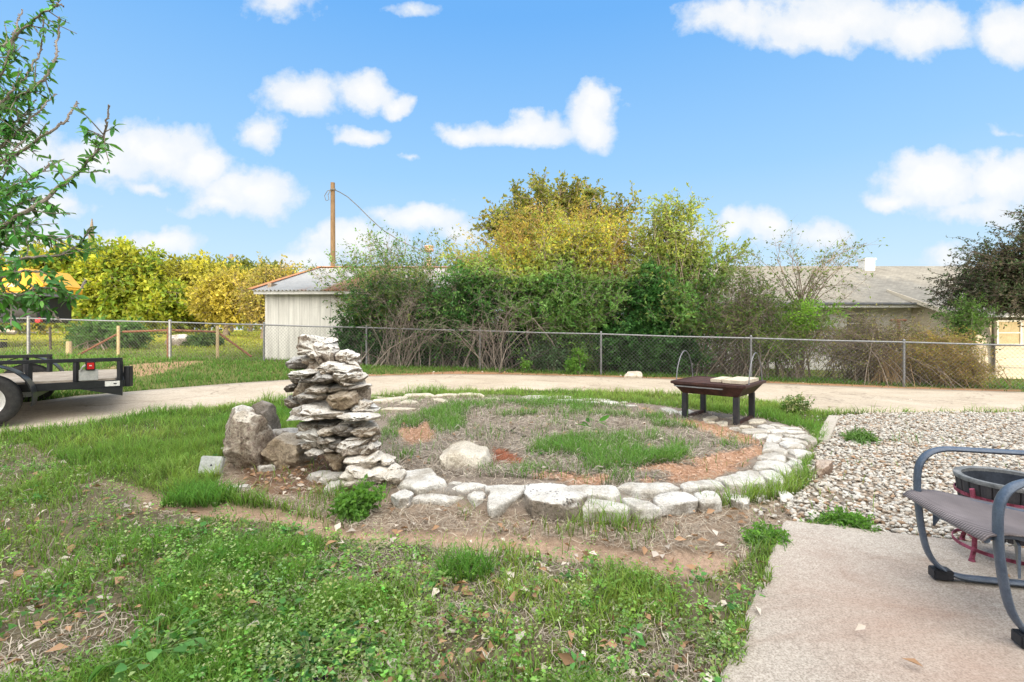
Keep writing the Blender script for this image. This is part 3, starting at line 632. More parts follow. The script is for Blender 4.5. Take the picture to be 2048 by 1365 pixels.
def dens_near(x, y, Z):
    n1 = fbm2(x, y, 1.5, 31, 3); n2 = fbm2(x, y, .5, 41, 2)
    d = np.zeros(len(x))
    d = np.where(Z['lawn'], np.clip(.8+.45*n1, .12, 1), d)
    d = np.where(Z['fg'], np.clip(.42+.8*n1+.35*n2, .05, .95), d)
    d = np.where(Z['ring_in'], np.clip(.05+.15*n1, .0, .3), d)
    d = np.where(Z['grass_in'], np.clip(.3+1.3*fbm2(x, y, 2.0, 35, 3), .02, 1), d)
    d = np.where(Z['litter'], np.clip(.02+.22*n1, 0, .25), d)
    d = np.where(Z['mulch'] | Z['ant'] | Z['ring_band'], np.minimum(d, .012), d); d = np.where(Z['ring_band'] & (y > 6.3) & (x < 1.5), np.clip(.4+.8*n1, .05, .9), d); d = np.where(Z['brown'], .01, d)
    d = np.where(Z['gravel'], np.where(n1 > .75, .12, .003), d)
    d = d*(1-.97*sstep(.25, .7, Z['dirt']))
    d = np.where(Z['drive'] | Z['patio_core'] | Z['beyond'], 0, d); return d
def h_near(x, y, Z):
    n1 = fbm2(x, y, 1.1, 51, 2)
    h = np.where(Z['fg'], .085+.04*n1, .105+.03*n1); h = np.where(Z['lawn'], h*1.2, h); h = h*np.clip(1+.75*fbm2(x, y, 3.6, 57, 2), .45, 1.9); h = np.where(Z['fg'] & (x > -3), h*np.clip(.4+.9*Z['pathd'], .4, 1), h); h = np.where(Z['grass_in'], .13, h); return np.clip(h, .035, .24)
def c_near(x, y, Z):
    n = len(x); n1 = fbm2(x, y, .9, 61, 3)[:, None]; t = np.clip(.5+.6*n1, 0, 1)
    c = np.array([.13, .285, .047])*(1-t)+np.array([.28, .39, .09])*t
    c = np.where(Z['ring_in'][:, None], np.array([.15, .3, .065]), c)
    return np.clip(c*(1+RNG.normal(0, .22, (n, 1)))*(1+RNG.normal(0, .08, (n, 3))), .01, .8)
def dens_far(x, y, Z):
    n1 = fbm2(x, y, 1.0, 71, 3)
    d = np.where(Z['beyond'], np.clip(.75+.5*n1, .1, 1), 0.)
    d = np.where(Z['red'], .04, d); d = np.where(Z['shoulder'], .25, d); d = np.where((y > 13.5) & (x > -6), d*.35, d)
    return np.where(Z['drive'], 0, d)
def c_far(x, y, Z):
    n = len(x); t = sstep(13, 22, y)[:, None]*np.where(x < -3, 1, .6)[:, None]
    c = np.array([.12, .24, .045])*(1-t)+np.array([.34, .38, .05])*t
    return np.clip(c*(1+RNG.normal(0, .2, (n, 1)))*(1+RNG.normal(0, .07, (n, 3))), .01, .8)
grass_field('lawn_grass', 'patchy green lawn grass around the ring bed and in the foreground', 640000, 1.05, 11.5, 1.0, dens_near, h_near, c_near)
grass_field('verge_grass', 'green grass between driveway and fence and on the lot behind it', 190000, 8, 40, 1.5, dens_far, lambda x, y, Z: np.full(len(x), .11), c_far, 1.2)

def kites(P, D, L, W, cols, droop=.25, up=None):
    """folded leaf: base, two sides, tip"""
    n = len(P); D = D/(np.linalg.norm(D, axis=1)[:, None]+1e-9); r = RNG.normal(size=(n, 3)) if up is None else up
    S = np.cross(D, r); S /= np.linalg.norm(S, axis=1)[:, None]+1e-9; Nn = np.cross(S, D); L = L[:, None]; W = W[:, None]
    mid = P+D*L*.45; tip = P+D*L-Nn*L*droop*.5
    V = np.stack([P, mid+S*W/2+Nn*W*.18, tip, mid-S*W/2+Nn*W*.18], 1).reshape(-1, 3); o = np.arange(n)[:, None]*4
    T = np.concatenate([o+np.array([[0, 1, 2]]), o+np.array([[0, 2, 3]])])
    c = np.repeat(cols, 4, 0)
    return V, T, c
# broad-leaved weeds in the foreground
def weeds(n, dens, rmax, hmax, leaves, size, cfun, a=1.0, d0=1.05, d1=8):
    x, y, d = polar(n, d0, d1, a); Z = zones(x, y); k = RNG.random(n) < dens(x, y, Z); x, y = x[k], y[k]; Z = {q: v[k] for q, v in Z.items()}
    m = len(x); z = gz_at(x, y, Z); hp = RNG.uniform(.3, 1, m)*hmax; rp = RNG.uniform(.4, 1, m)*rmax
    i = np.repeat(np.arange(m), leaves); q = len(i); t = RNG.uniform(0, 2*np.pi, q); r = np.sqrt(RNG.random(q))*rp[i]; f = RNG.random(q)
    P = np.stack([x[i]+np.cos(t)*r*.6, y[i]+np.sin(t)*r*.6, z[i]+f*hp[i]+.008], 1)
    D = np.stack([np.cos(t), np.sin(t), RNG.uniform(-.1, .7, q)], 1); L = RNG.uniform(.6, 1.3, q)*size
    return kites(P, D, L, L*RNG.uniform(.55, .85, q), cfun(x, y, m)[i]*RNG.uniform(.75, 1.25, (q, 1)), .3, np.tile([0., 0, 1], (q, 1))+RNG.normal(0, .35, (q, 3)))
def wd(x, y, Z):
    n1 = fbm2(x, y, 1.2, 81, 3); n2 = fbm2(x, y, .55, 83, 2)
    d = np.where(Z['fg'], np.clip(.5+.7*n1+.4*n2, 0, 1), np.where(Z['lawn'], .05, 0.)); d = np.where(Z['litter'] | Z['ring_in'], np.clip(.02+.1*n1, 0, .1), d)
    return d*(1-sstep(.2, .6, Z['dirt']))*(~Z['patio_core'])*(~Z['drive'])*(~Z['ring_band'])*(~Z['gravel'])
parts = [weeds(11500, wd, .055, .12, 14, .02, lambda x, y, m: vary((.2, .36, .085), m, .32)),
         weeds(2600, wd, .05, .19, 16, .017, lambda x, y, m: vary((.28, .36, .15), m, .25)),
         weeds(1700, wd, .035, .2, 18, .011, lambda x, y, m: vary((.42, .47, .24), m, .2)),
         weeds(700, wd, .1, .07, 9, .038, lambda x, y, m: vary((.09, .25, .06), m, .2))]
Vs, Ts, Cs, o = [], [], [], 0
for V, T, c in parts: Vs.append(V); Ts.append(T+o); Cs.append(c); o += len(V)
tag(link('weed_ground_cover', mesh('weed_ground_cover', np.concatenate(Vs), np.concatenate(Ts), np.concatenate(Cs)), M_leaf), 'low broad leaved weeds mixed through the foreground lawn', 'ground cover', kind='stuff')

# dry straw
def straw(n, dens, L0, L1, w, cfun, a=1.0, d0=1.05, d1=11, tilt=.35, lift=.012):
    x, y, d = polar(n, d0, d1, a, 56); Z = zones(x, y); k = RNG.random(n) < dens(x, y, Z); x, y, d = x[k], y[k], d[k]; Z = {q: v[k] for q, v in Z.items()}
    m = len(x); t = RNG.uniform(0, 2*np.pi, m); e = RNG.normal(0, tilt, m); L = RNG.uniform(L0, L1, m); ww = np.maximum(w, d*.0006)*RNG.uniform(.6, 1.4, m)
    C = np.stack([x, y, gz_at(x, y, Z)+RNG.random(m)*lift+np.abs(np.sin(e))*L/2+.004], 1); D = np.stack([np.cos(t)*np.cos(e), np.sin(t)*np.cos(e), np.sin(e)], 1)
    S = np.stack([-np.sin(t), np.cos(t), RNG.normal(0, .5, m)], 1); b = S*RNG.normal(0, .12, m)[:, None]*L[:, None]
    a0 = C-D*L[:, None]/2; a1 = C+b; a2 = C+D*L[:, None]/2; S = S*ww[:, None]/2
    V = np.stack([a0-S, a0+S, a1-S, a1+S, a2-S*.5, a2+S*.5], 1).reshape(-1, 3); o = np.arange(m)[:, None]*6
    Q = np.concatenate([o+np.array([[0, 1, 3, 2]]), o+np.array([[2, 3, 5, 4]])]); c = np.repeat(cfun(x, y, m), 6, 0)
    return V, Q, c
def sd(x, y, Z):
    n1 = fbm2(x, y, 1.6, 91, 3)
    d = np.where(Z['litter'], .95, 0.); d = np.where(Z['ring_in'], np.clip(.8+.5*n1, .2, 1), d); d = np.where(Z['mulch'], .12, d); d = np.where(Z['fg'], np.clip(.3+.5*n1, .05, .85), d)
    d = np.where(Z['ring_band'], .5, d); d = np.where(Z['brown'], .3, d); d = np.where(Z['lawn'], .03, d); d = np.where(Z['ant'], .03, d)
    return d*(1-.92*sstep(.3, .7, Z['dirt']))*(~Z['patio'])*(~Z['drive'])*(~Z['gravel'])
def strawcol(x, y, m):
    t = RNG.random((m, 1)); c = np.array([.52, .46, .38])*t+np.array([.26, .215, .175])*(1-t); return np.clip(c*(1+RNG.normal(0, .18, (m, 1))), .03, .85)
V, Q, c = straw(190000, sd, .02, .09, .0028, strawcol)
tag(link('dry_straw', mesh('dry_straw', V, Q, c), M_dry), 'grey and tan dead grass straw between the ring and the bare path', 'straw', kind='stuff')
def md(x, y, Z): return np.where((Z['mulch']) & ~Z['ring_band'], .95, np.where(Z['ant'], .9, np.where(Z['ring_in'], .05, 0)))
def mcol(x, y, m):
    Zz = pip(ANT, x, y)[:, None]; t = RNG.random((m, 1)); c = np.array([.6, .42, .32])*t+np.array([.4, .24, .165])*(1-t)
    return np.where(Zz, np.array([.26, .1, .055])*(.6+.8*t), c)
V, Q, c = straw(110000, lambda x, y, Z: np.where(Z['ring_in'] & ~Z['mulch'] & ~Z['ant'], np.clip(.75+.6*fbm2(x, y, 1.6, 91, 3), .15, 1), 0), .03, .13, .004, lambda x, y, m: strawcol(x, y, m)*np.array([.92, .94, .98]), a=.6, d0=3.4, d1=9, tilt=.3, lift=.03)
tag(link('dry_straw', mesh('dry_straw', V, Q, c), M_dry), 'grey dead stalks matted over the bed inside the stone ring', 'straw', kind='stuff')
V, Q, c = straw(80000, md, .014, .038, .008, mcol, a=.7, d0=3, d1=9, tilt=.25, lift=.02)
tag(link('wood_chip_mulch', mesh('wood_chip_mulch', V, Q, c), M_dry), 'orange wood chip mulch along the inside of the ring', 'mulch', kind='stuff')
# dry fallen leaves
def ld_(x, y, Z):
    d = np.where(Z['brown'], .9, 0.); d = np.where(Z['litter'] & ~Z['brown'], .16, d); d = np.where(Z['fg'], .2, d); d = np.where(Z['red'], .5, d); d = np.where(Z['ring_in'], .05, d); d = np.where(Z['lawn'], .025, d)
    d = np.where(Z['drive_hard'], .012, d); d = np.where(Z['patio'], .007, d); return np.where(Z['gravel'], .02, d)
x, y, d = polar(26000, 1.1, 14, .9); Zl = zones(x, y); k = RNG.random(len(x)) < ld_(x, y, Zl); x, y = x[k], y[k]; Zl = {q: v[k] for q, v in Zl.items()}; m = len(x)
t = RNG.uniform(0, 2*np.pi, m); L = RNG.uniform(.03, .075, m); P = np.stack([x, y, gz_at(x, y, Zl)+RNG.uniform(.008, .04, m)], 1)
cc = np.where(RNG.random((m, 1)) < .3, np.array([[.62, .55, .48]]), np.array([[.36, .22, .13]]))*RNG.uniform(.6, 1.25, (m, 1))
V, T, c = kites(P, np.stack([np.cos(t), np.sin(t), RNG.normal(0, .25, m)], 1), L, L*RNG.uniform(.4, .7, m), cc, .4, np.tile([0., 0, 1], (m, 1))+RNG.normal(0, .4, (m, 3)))
tag(link('fallen_leaves', mesh('fallen_leaves', V, T, c), M_dry), 'brown dry leaves scattered over the weeds and by the boulders', 'leaves', kind='stuff')

# gravel pebbles
bm = bmesh.new(); bmesh.ops.create_icosphere(bm, subdivisions=2, radius=1); IV = np.array([v.co for v in bm.verts]); IF = np.array([[v.index for v in f.verts] for f in bm.faces]); bm.free()
bm = bmesh.new(); bmesh.ops.create_icosphere(bm, subdivisions=1, radius=1); JV = np.array([v.co for v in bm.verts]); JF = np.array([[v.index for v in f.verts] for f in bm.faces]); bm.free()
def pebbles(x, y, z, s, SV, SF, cols, flat=.62):
    n = len(x); k = len(SV); sc = s[:, None]*np.stack([RNG.uniform(.8, 1.45, n), RNG.uniform(.7, 1.1, n), RNG.uniform(.45, .75, n)], 1)
    V = SV[None]*(1+RNG.normal(0, .09, (n, k, 1))); V = V*sc[:, None, :]
    t = RNG.uniform(0, 2*np.pi, n); e = RNG.normal(0, .35, n); ce, se = np.cos(e)[:, None], np.sin(e)[:, None]
    V = np.stack([V[..., 0]*ce-V[..., 2]*se, V[..., 1], V[..., 0]*se+V[..., 2]*ce], -1); ct, st = np.cos(t)[:, None], np.sin(t)[:, None]
    V = np.stack([V[..., 0]*ct-V[..., 1]*st, V[..., 0]*st+V[..., 1]*ct, V[..., 2]], -1)+np.stack([x, y, z], 1)[:, None, :]
    Fc = (np.arange(n)[:, None, None]*k+SF[None]).reshape(-1, 3); return V.reshape(-1, 3), Fc, np.repeat(cols, k, 0)
lo, hi = gravel_poly.min(0), gravel_poly.max(0); hi = np.minimum(hi, [8.5, 9]); n = 74000
x = RNG.uniform(lo[0]-.2, hi[0], n); y = RNG.uniform(lo[1]-.2, hi[1], n); Zg = zones(x, y)
k = (Zg['gravel'] & ~Zg['ring'] & ~Zg['drive'] & ~Zg['patio']) | (RNG.random(n) < .1*(pdist(gravel_poly, x, y) < .3)*(~Zg['drive'])*(~Zg['patio'])*(~Zg['ring'])); k &= x < y*1.35+.5; x, y = x[k], y[k]; n = len(x)
t = RNG.random((n, 1)); pc = np.where(t < .62, np.array([[.53, .505, .46]]), np.where(t < .85, np.array([[.42, .355, .29]]), np.where(t < .95, np.array([[.33, .23, .155]]), np.array([[.22, .2, .18]]))))*RNG.uniform(.75, 1.15, (n, 1))
s = RNG.uniform(.008, .0205, n); z = g(x, y)+RNG.uniform(-.005, .035, n)
nr = y < 5.5
A1 = pebbles(x[nr], y[nr], z[nr], s[nr], IV, IF, pc[nr]); A2 = pebbles(x[~nr], y[~nr], z[~nr], s[~nr]*1.1, JV, JF, pc[~nr])
m, nt, out = newmat('pebble'); a = N(nt, 'ShaderNodeVertexColor', layer_name='Col'); nn = noise(nt, 60, 5, .6, coords(nt, 'Object'))
bsdf(nt, out, mix(nt, 1.0, a.outputs[0], ramp(nt, nn, [(.3, (.8, .79, .77)), (.7, (1.1, 1.1, 1.1))]), 'MULTIPLY'), .85, 0, nn, .3, .004, .2); M_peb = m
tag(link('gravel', mesh('gravel', np.concatenate([A1[0], A2[0]]), np.concatenate([A1[1], A2[1]+len(A1[0])]), np.concatenate([A1[2], A2[2]]), True), M_peb), 'bed of white and tan river gravel beside the patio', 'gravel', kind='stuff')

# ------------------------------------------------------------------ plants
def tubes_np(P0, P1, r0, r1, n=3):
    D = P1-P0; D = D/(np.linalg.norm(D, axis=1)[:, None]+1e-9)
    R = np.where(np.abs(D[:, 2:3]) < .9, np.array([[0, 0, 1.]]), np.array([[1., 0, 0]])); U = np.cross(D, R); U /= np.linalg.norm(U, axis=1)[:, None]+1e-9; W = np.cross(D, U)
    V = []
    for P, r in ((P0, r0), (P1, r1)):
        for k in range(n):
            t = 2*math.pi*k/n; V.append(P+(U*math.cos(t)+W*math.sin(t))*r[:, None])
    V = np.stack(V, 1).reshape(-1, 3); o = np.arange(len(P0))[:, None]*2*n
    Q = np.concatenate([o+np.array([[k, (k+1) % n, n+(k+1) % n, n+k]]) for k in range(n)]); return V, Q
def rdir(n):
    d = RNG.normal(size=(n, 3)); return d/np.linalg.norm(d, axis=1)[:, None]
def plant(name, label, cat, base, lobes, n_tips, twigs, tw_len, leaves, leaf, cols, bark, r0=.03, spread=.3, arch=.25, fluff=.06, shell=.45, droop=-.1,
          tmin=.4, jit=.085, group=None, trunk=None, fork=None, bare=0.0, trans=None, stem_name='branches', leaf_name='foliage', along=.55, var=.25, low=None, tips=None):
    base = np.array(base, float); root = thing(name, label, cat, base, group)
    w = np.array([l[6] for l in lobes], float); which = RNG.choice(len(lobes), n_tips, p=w/w.sum())
    C = np.array([PT(l[0], l[1], l[2]) for l in lobes])[which]; R = np.array([[l[3]/F*l[2], l[5], l[4]/F*l[2]] for l in lobes])[which]
    tip = C+rdir(n_tips)*R*(RNG.random((n_tips, 1))**shell)
    if low is not None: tip[:, 2] = np.maximum(tip[:, 2], low+RNG.random(n_tips)*.2)
    st = base+np.column_stack([RNG.normal(0, spread, n_tips), RNG.normal(0, spread, n_tips), np.zeros(n_tips)])
    P0s, P1s, Ra, Rb = [], [], [], []
    if fork is not None:                                       # a trunk up to a fork, limbs start along it
        fk = np.array(fork, float); K = 7; s = np.linspace(0, 1, K)[:, None]; tp = base+(fk-base)*s+np.sin(s*3.1)*np.array([[.08, .03, 0]])*np.linalg.norm(fk-base)*.5
        rr = np.linspace(r0, r0*.6, K); tv = MB(); tv.tube(list(tp), list(rr), 9); tv.build(trunk or 'trunk', bark, root, smooth=True)
        q = RNG.uniform(.55, 1, n_tips); st = base+(fk-base)*q[:, None]+np.sin(q*3.1)[:, None]*np.array([[.08, .03, 0]])*np.linalg.norm(fk-base)*.5; rs = r0*.38
    else: rs = r0
    L = np.linalg.norm(tip-st, axis=1)[:, None]; mid = st+(tip-st)*.45+np.array([[0, 0, 1.]])*L*arch+RNG.normal(0, .08, (n_tips, 3))*L
    K = 8; pts = []
    for s in np.linspace(0, 1, K):
        p = st*(1-s)**2+2*mid*s*(1-s)+tip*s*s; pts.append(p+RNG.normal(0, jit, (n_tips, 3))*L*.35*(s*(1.2-s)))
    pts = np.stack(pts, 1)                                     # tips, K, 3
    rv = RNG.uniform(.55, 1.1, n_tips)*rs
    for k in range(K-1):
        P0s.append(pts[:, k]); P1s.append(pts[:, k+1]); Ra.append(rv*(1-.88*k/(K-1))); Rb.append(rv*(1-.88*(k+1)/(K-1)))
    i = np.repeat(np.arange(n_tips), twigs); m = len(i); t = tmin+(1-tmin)*RNG.random(m)**.7; f = t*(K-1); a = np.minimum(f.astype(int), K-2); fr = (f-a)[:, None]
    o = pts[i, a]*(1-fr)+pts[i, a+1]*fr; dr = pts[i, a+1]-pts[i, a]; dr /= np.linalg.norm(dr, axis=1)[:, None]+1e-9
    d = dr*.55+rdir(m)*.75; d /= np.linalg.norm(d, axis=1)[:, None]; ln = tw_len*RNG.uniform(.45, 1.2, m); tr = np.maximum(.0035, rv[i]*.22)
    q = [o]
    for k in range(3):
        d = d+RNG.normal(0, .22, (m, 3)); d[:, 2] += droop; d /= np.linalg.norm(d, axis=1)[:, None]; q.append(q[-1]+d*(ln/3)[:, None])
    for k in range(3):
        P0s.append(q[k]); P1s.append(q[k+1]); Ra.append(tr*(1-.28*k)); Rb.append(tr*(1-.28*(k+1)))
    V, Q = tubes_np(np.concatenate(P0s), np.concatenate(P1s), np.concatenate(Ra), np.concatenate(Rb), 4)
    link(stem_name, mesh(stem_name, V-base, Q, None, True), bark, root)
    if leaves:
        keep = RNG.random(m) >= bare; qi = np.repeat(np.where(keep)[0], leaves); n = len(qi); s = along*0+RNG.random(n)*3; a = np.minimum(s.astype(int), 2); fr = (s-a)[:, None]; Q4 = np.stack(q, 1)
        P = Q4[qi, a]*(1-fr)+Q4[qi, a+1]*fr; D = (Q4[qi, a+1]-Q4[qi, a]); D = D/(np.linalg.norm(D, axis=1)[:, None]+1e-9)*.6+rdir(n)*.8+np.array([[0, 0, -.05]])
        P = P+rdir(n)*fluff*RNG.random((n, 1)); Ls = leaf[0]*RNG.uniform(.6, 1.35, n)
        cols = np.asarray(cols, float); tb = RNG.uniform(.7, 1.3, n_tips)[i[qi]][:, None]; pick = RNG.integers(0, len(cols), n_tips)[i[qi]]; pick2 = np.where(RNG.random(n) < .65, pick, RNG.integers(0, len(cols), n))
        c = np.clip(cols[pick2]*tb*RNG.uniform(1-var, 1+var, (n, 1)), .005, .9)
        if tips:                                               # top leaves turn golden: low sun put into the leaf colour
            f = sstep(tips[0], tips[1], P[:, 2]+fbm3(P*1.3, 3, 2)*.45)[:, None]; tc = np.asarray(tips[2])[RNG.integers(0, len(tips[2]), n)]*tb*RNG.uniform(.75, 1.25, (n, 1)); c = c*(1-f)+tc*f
        V, T, c = kites(P, D, Ls, Ls*leaf[1], c, .3); link(leaf_name, mesh(leaf_name, V-base, T, c), M_leaf, root)
    return root
def gp(px, Y): 
    x = (px-CX)/F*Y; return (x, Y, float(g(x, Y)))
G_DARK = [(.03, .1, .025), (.05, .15, .035), (.08, .2, .055)]
G_MID = [(.07, .2, .045), (.14, .3, .07), (.2, .36, .1)]
G_OLIVE = [(.13, .2, .05), (.18, .23, .06), (.1, .17, .05)]
G_GOLD = [(.4, .33, .05), (.32, .3, .05), (.2, .25, .05)]
G_YEL = [(.38, .4, .045), (.3, .37, .05), (.2, .31, .045)]
GB = 'overgrown shrubs behind the fence'
plant('shrub', 'dark green shrub covering the right end of the white shed', 'shrub', gp(770, 14.6),
      [(790, 680, 14.5, 105, 48, .6, 3), (740, 640, 14.4, 80, 45, .6, 1.6), (700, 690, 14.5, 45, 35, .4, .8)], 170, 16, .5, 13, (.095, .48), G_DARK+[(.07, .14, .05)], M_twig, .022, .4, group=GB, bare=.12, low=.35)
plant('shrub', 'half bare olive shrub with grey stems in front of the rusty shed roof', 'shrub', gp(795, 14.4),
      [(735, 590, 13.9, 85, 45, .6, 2), (840, 575, 13.9, 85, 50, .6, 2.4), (780, 545, 14, 90, 40, .6, 1.4)], 150, 12, .6, 10, (.085, .45), G_OLIVE+G_DARK, M_twig, .015, .3, arch=.2, group=GB, bare=.3, shell=.6)
plant('shrub', 'wispy grey twig shrub with sparse small leaves rising above the shed roof', 'shrub', gp(790, 15.2),
      [(770, 505, 14.8, 85, 55, .7, 3), (680, 535, 14.8, 75, 40, .6, 1.4), (870, 500, 14.8, 70, 45, .6, 1.8)], 120, 13, .55, 7, (.085, .45), G_OLIVE+G_MID, M_twig, .018, .35, arch=.1, group=GB, bare=.35)
plant('shrub', 'bright green shrub with bare grey boughs left of the tallest shrub', 'shrub', gp(930, 14.7),
      [(910, 625, 13.8, 90, 55, .6, 3), (950, 570, 13.8, 85, 50, .7, 2), (900, 690, 14.2, 80, 35, .5, 1)], 170, 15, .55, 12, (.095, .48), G_MID+G_DARK, M_twig, .024, .4, group=GB, bare=.25, low=.35)
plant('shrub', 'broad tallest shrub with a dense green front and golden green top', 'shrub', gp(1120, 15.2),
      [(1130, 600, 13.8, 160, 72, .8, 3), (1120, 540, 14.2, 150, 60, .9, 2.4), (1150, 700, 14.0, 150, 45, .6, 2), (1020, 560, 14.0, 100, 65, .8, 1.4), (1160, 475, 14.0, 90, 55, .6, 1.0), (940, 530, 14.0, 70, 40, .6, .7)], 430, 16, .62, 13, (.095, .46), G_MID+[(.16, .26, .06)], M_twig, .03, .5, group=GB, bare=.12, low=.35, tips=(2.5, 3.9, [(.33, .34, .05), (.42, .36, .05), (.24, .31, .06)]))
plant('shrub', 'golden twiggy shrub showing between the tall green one and the tree crown', 'shrub', gp(1130, 16.4),
      [(1110, 455, 15.6, 150, 55, .8, 3), (990, 510, 15.4, 90, 50, .7, 1.8), (1240, 490, 15.6, 80, 65, .7, 1.6), (1110, 520, 14.6, 170, 40, .5, 1.6)], 330, 15, .6, 12, (.095, .4), G_GOLD+[(.34, .25, .07)], M_twig_tan, .026, .6, group=GB)
plant('tree', 'golden green oak crown with crooked limbs rising behind the shrubs', 'tree', gp(1110, 21),
      [(1120, 398, 21, 120, 42, 1.8, 3), (1010, 445, 21, 62, 45, 1.2, 1.8), (1220, 430, 21, 80, 50, 1.4, 1.8), (1110, 480, 21, 120, 50, 1.5, 1)], 100, 13, .75, 13, (.17, .6), [(.28, .26, .05), (.2, .22, .045), (.13, .17, .04)], M_bark, .26, arch=.15, fluff=.22, fork=PT(1115, 470, 21), stem_name='limbs', leaf_name='crown', bare=.1, shell=.35)
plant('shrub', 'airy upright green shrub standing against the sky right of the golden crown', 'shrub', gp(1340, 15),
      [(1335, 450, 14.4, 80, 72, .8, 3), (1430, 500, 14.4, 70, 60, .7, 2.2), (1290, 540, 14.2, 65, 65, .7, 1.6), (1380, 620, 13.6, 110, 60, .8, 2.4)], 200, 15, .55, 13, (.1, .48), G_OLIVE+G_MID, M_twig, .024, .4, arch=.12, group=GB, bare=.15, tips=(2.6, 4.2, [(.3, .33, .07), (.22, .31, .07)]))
plant('shrub', 'black green leafy shrub low behind the fence left of the fire pit', 'shrub', gp(1310, 14.4),
      [(1270, 690, 13.5, 95, 55, .5, 2), (1305, 600, 13.9, 55, 75, .6, 1.8), (1360, 700, 13.4, 70, 45, .5, 1.2)], 200, 16, .45, 14, (.1, .55), G_DARK, M_bark_dark, .022, .4, group=GB, low=.2)
plant('shrub', 'thin olive twig shrub with bare brown stems behind the fire pit', 'shrub', gp(1470, 14),
      [(1480, 610, 13.2, 75, 70, .6, 2), (1420, 650, 13.2, 60, 65, .6, 1.5), (1530, 590, 13.3, 55, 65, .6, 1.6), (1540, 690, 12.9, 70, 45, .4, 1.2), (1590, 640, 12.9, 70, 60, .4, 1), (1500, 550, 13.4, 60, 60, .5, 1.3)], 250, 11, .6, 6, (.08, .45), G_OLIVE+[(.09, .17, .04)], M_bark, .015, .6, arch=.1, group=GB, bare=.45)
plant('sapling', 'leaning sapling with long sparse curved branches in front of the neighbouring house', 'sapling', gp(1602, 13.4),
      [(1660, 530, 13.4, 100, 50, .7, 2.2), (1550, 500, 13.4, 60, 60, .6, 1.5), (1700, 500, 13.4, 55, 30, .5, 1.2), (1640, 590, 13.4, 90, 40, .6, 1)], 40, 10, .6, 4, (.075, .5), G_OLIVE, M_bark, .05, arch=.16, fork=PT(1600, 590, 13.4), stem_name='limbs', leaf_name='crown', bare=.35, jit=.1)
plant('shrub', 'bright lime green feathery shrub on the sapling trunk above the fence rail', 'shrub', gp(1585, 13.1),
      [(1600, 625, 13.1, 55, 35, .4, 3), (1560, 680, 13.1, 50, 30, .4, 1.2), (1660, 620, 13.1, 30, 25, .3, .8)], 60, 13, .35, 13, (.07, .38), [(.22, .4, .05), (.16, .34, .05)], M_bark, .012, .15, group=GB, arch=.1)
plant('shrub', 'bare brown arching twig shrub along the fence right of the fire pit', 'shrub', gp(1760, 13.2),
      [(1700, 680, 12.7, 110, 70, .4, 2.4), (1800, 675, 12.5, 95, 58, .4, 2), (1620, 700, 12.8, 70, 50, .4, 1)], 330, 10, .55, 3, (.055, .5), [(.3, .28, .1), (.16, .2, .06)], M_bark, .013, .6, arch=.4, group=GB, bare=.3, tmin=.3, jit=.1)
plant('shrub', 'rust brown twiggy mound at the right end of the fence before the lit wall', 'shrub', gp(1880, 12.9),
      [(1870, 710, 12.2, 95, 55, .5, 3), (1940, 740, 12.0, 55, 28, .4, 1)], 300, 11, .42, 4, (.05, .5), [(.36, .28, .08), (.3, .3, .08)], M_twig_tan, .01, .5, arch=.4, group=GB, tmin=.3)
plant('dead_grass_clump', 'tall orange brown dead grass clump against the fence left of the right steel post', 'grass clump', gp(1775, 12.5),
      [(1775, 715, 12.5, 50, 40, .3, 1)], 150, 3, .4, 0, (.1, .1), G_GOLD, M_twig_tan, .008, .25, arch=.3, stem_name='stalks')
plant('tree', 'dark spreading tree with drooping sprays at the right edge of the picture', 'tree', gp(2120, 13.6),
      [(1990, 520, 13.2, 95, 65, .9, 3), (2070, 465, 13.2, 80, 60, .9, 2), (1935, 580, 13.2, 85, 42, .7, 2.4), (2040, 600, 13.2, 90, 45, .8, 1.7), (2150, 530, 13.4, 80, 90, 1, 1.5)], 170, 17, .55, 12, (.07, .5), [(.04, .065, .032), (.06, .1, .04), (.1, .09, .065)], M_bark_dark, .12, arch=.12, fork=PT(2095, 560, 13.5), stem_name='limbs', leaf_name='crown', droop=-.12)
plant('shrub', 'small light green spray hanging below the dark tree at the roof edge', 'shrub', gp(1935, 13.0),
      [(1935, 615, 12.9, 50, 22, .3, 2), (1905, 635, 12.9, 40, 15, .3, 1)], 40, 12, .35, 11, (.065, .45), [(.14, .26, .06), (.1, .2, .05)], M_bark, .012, .1, arch=.2)
plant('sapling', 'small bright green sapling at the foot of the shrubs nearest the steel post', 'sapling', gp(1150, 12.9),
      [(1150, 722, 12.9, 20, 32, .2, 1)], 16, 9, .22, 8, (.07, .6), [(.12, .28, .05), (.17, .34, .06)], M_bark, .01, .06, group='small saplings at the fence')
plant('sapling', 'tiny green seedling at the driveway edge below the shrubs', 'sapling', gp(1049, 12.9),
      [(1050, 733, 12.9, 9, 22, .1, 1)], 8, 7, .16, 7, (.055, .6), [(.12, .28, .05), (.17, .34, .06)], M_bark, .008, .03, group='small saplings at the fence')
plant('shrub', 'low pale leafed shrub in the shadow between the two steel posts', 'shrub', gp(1100, 13.9),
      [(1100, 715, 13.8, 60, 25, .4, 1)], 50, 12, .35, 11, (.075, .55), [(.1, .2, .08), (.16, .24, .14)], M_bark, .012, .3, group=GB, low=.15)
plant('shrub', 'added backing shrub, leaves near black to stand in for shade under the tallest shrub', 'shrub', gp(1060, 15.6),
      [(1010, 695, 15.3, 90, 50, .5, 2), (1150, 690, 15.3, 110, 55, .5, 2), (1280, 680, 15.3, 80, 60, .5, 2), (1100, 640, 15.5, 120, 40, .5, 1)], 220, 15, .55, 14, (.15, .6), [(.018, .05, .016), (.028, .075, .022)], M_bark_dark, .02, 1.2, group=GB, low=.1)  # backing shrub added; its near-black leaves paint the deep shade there
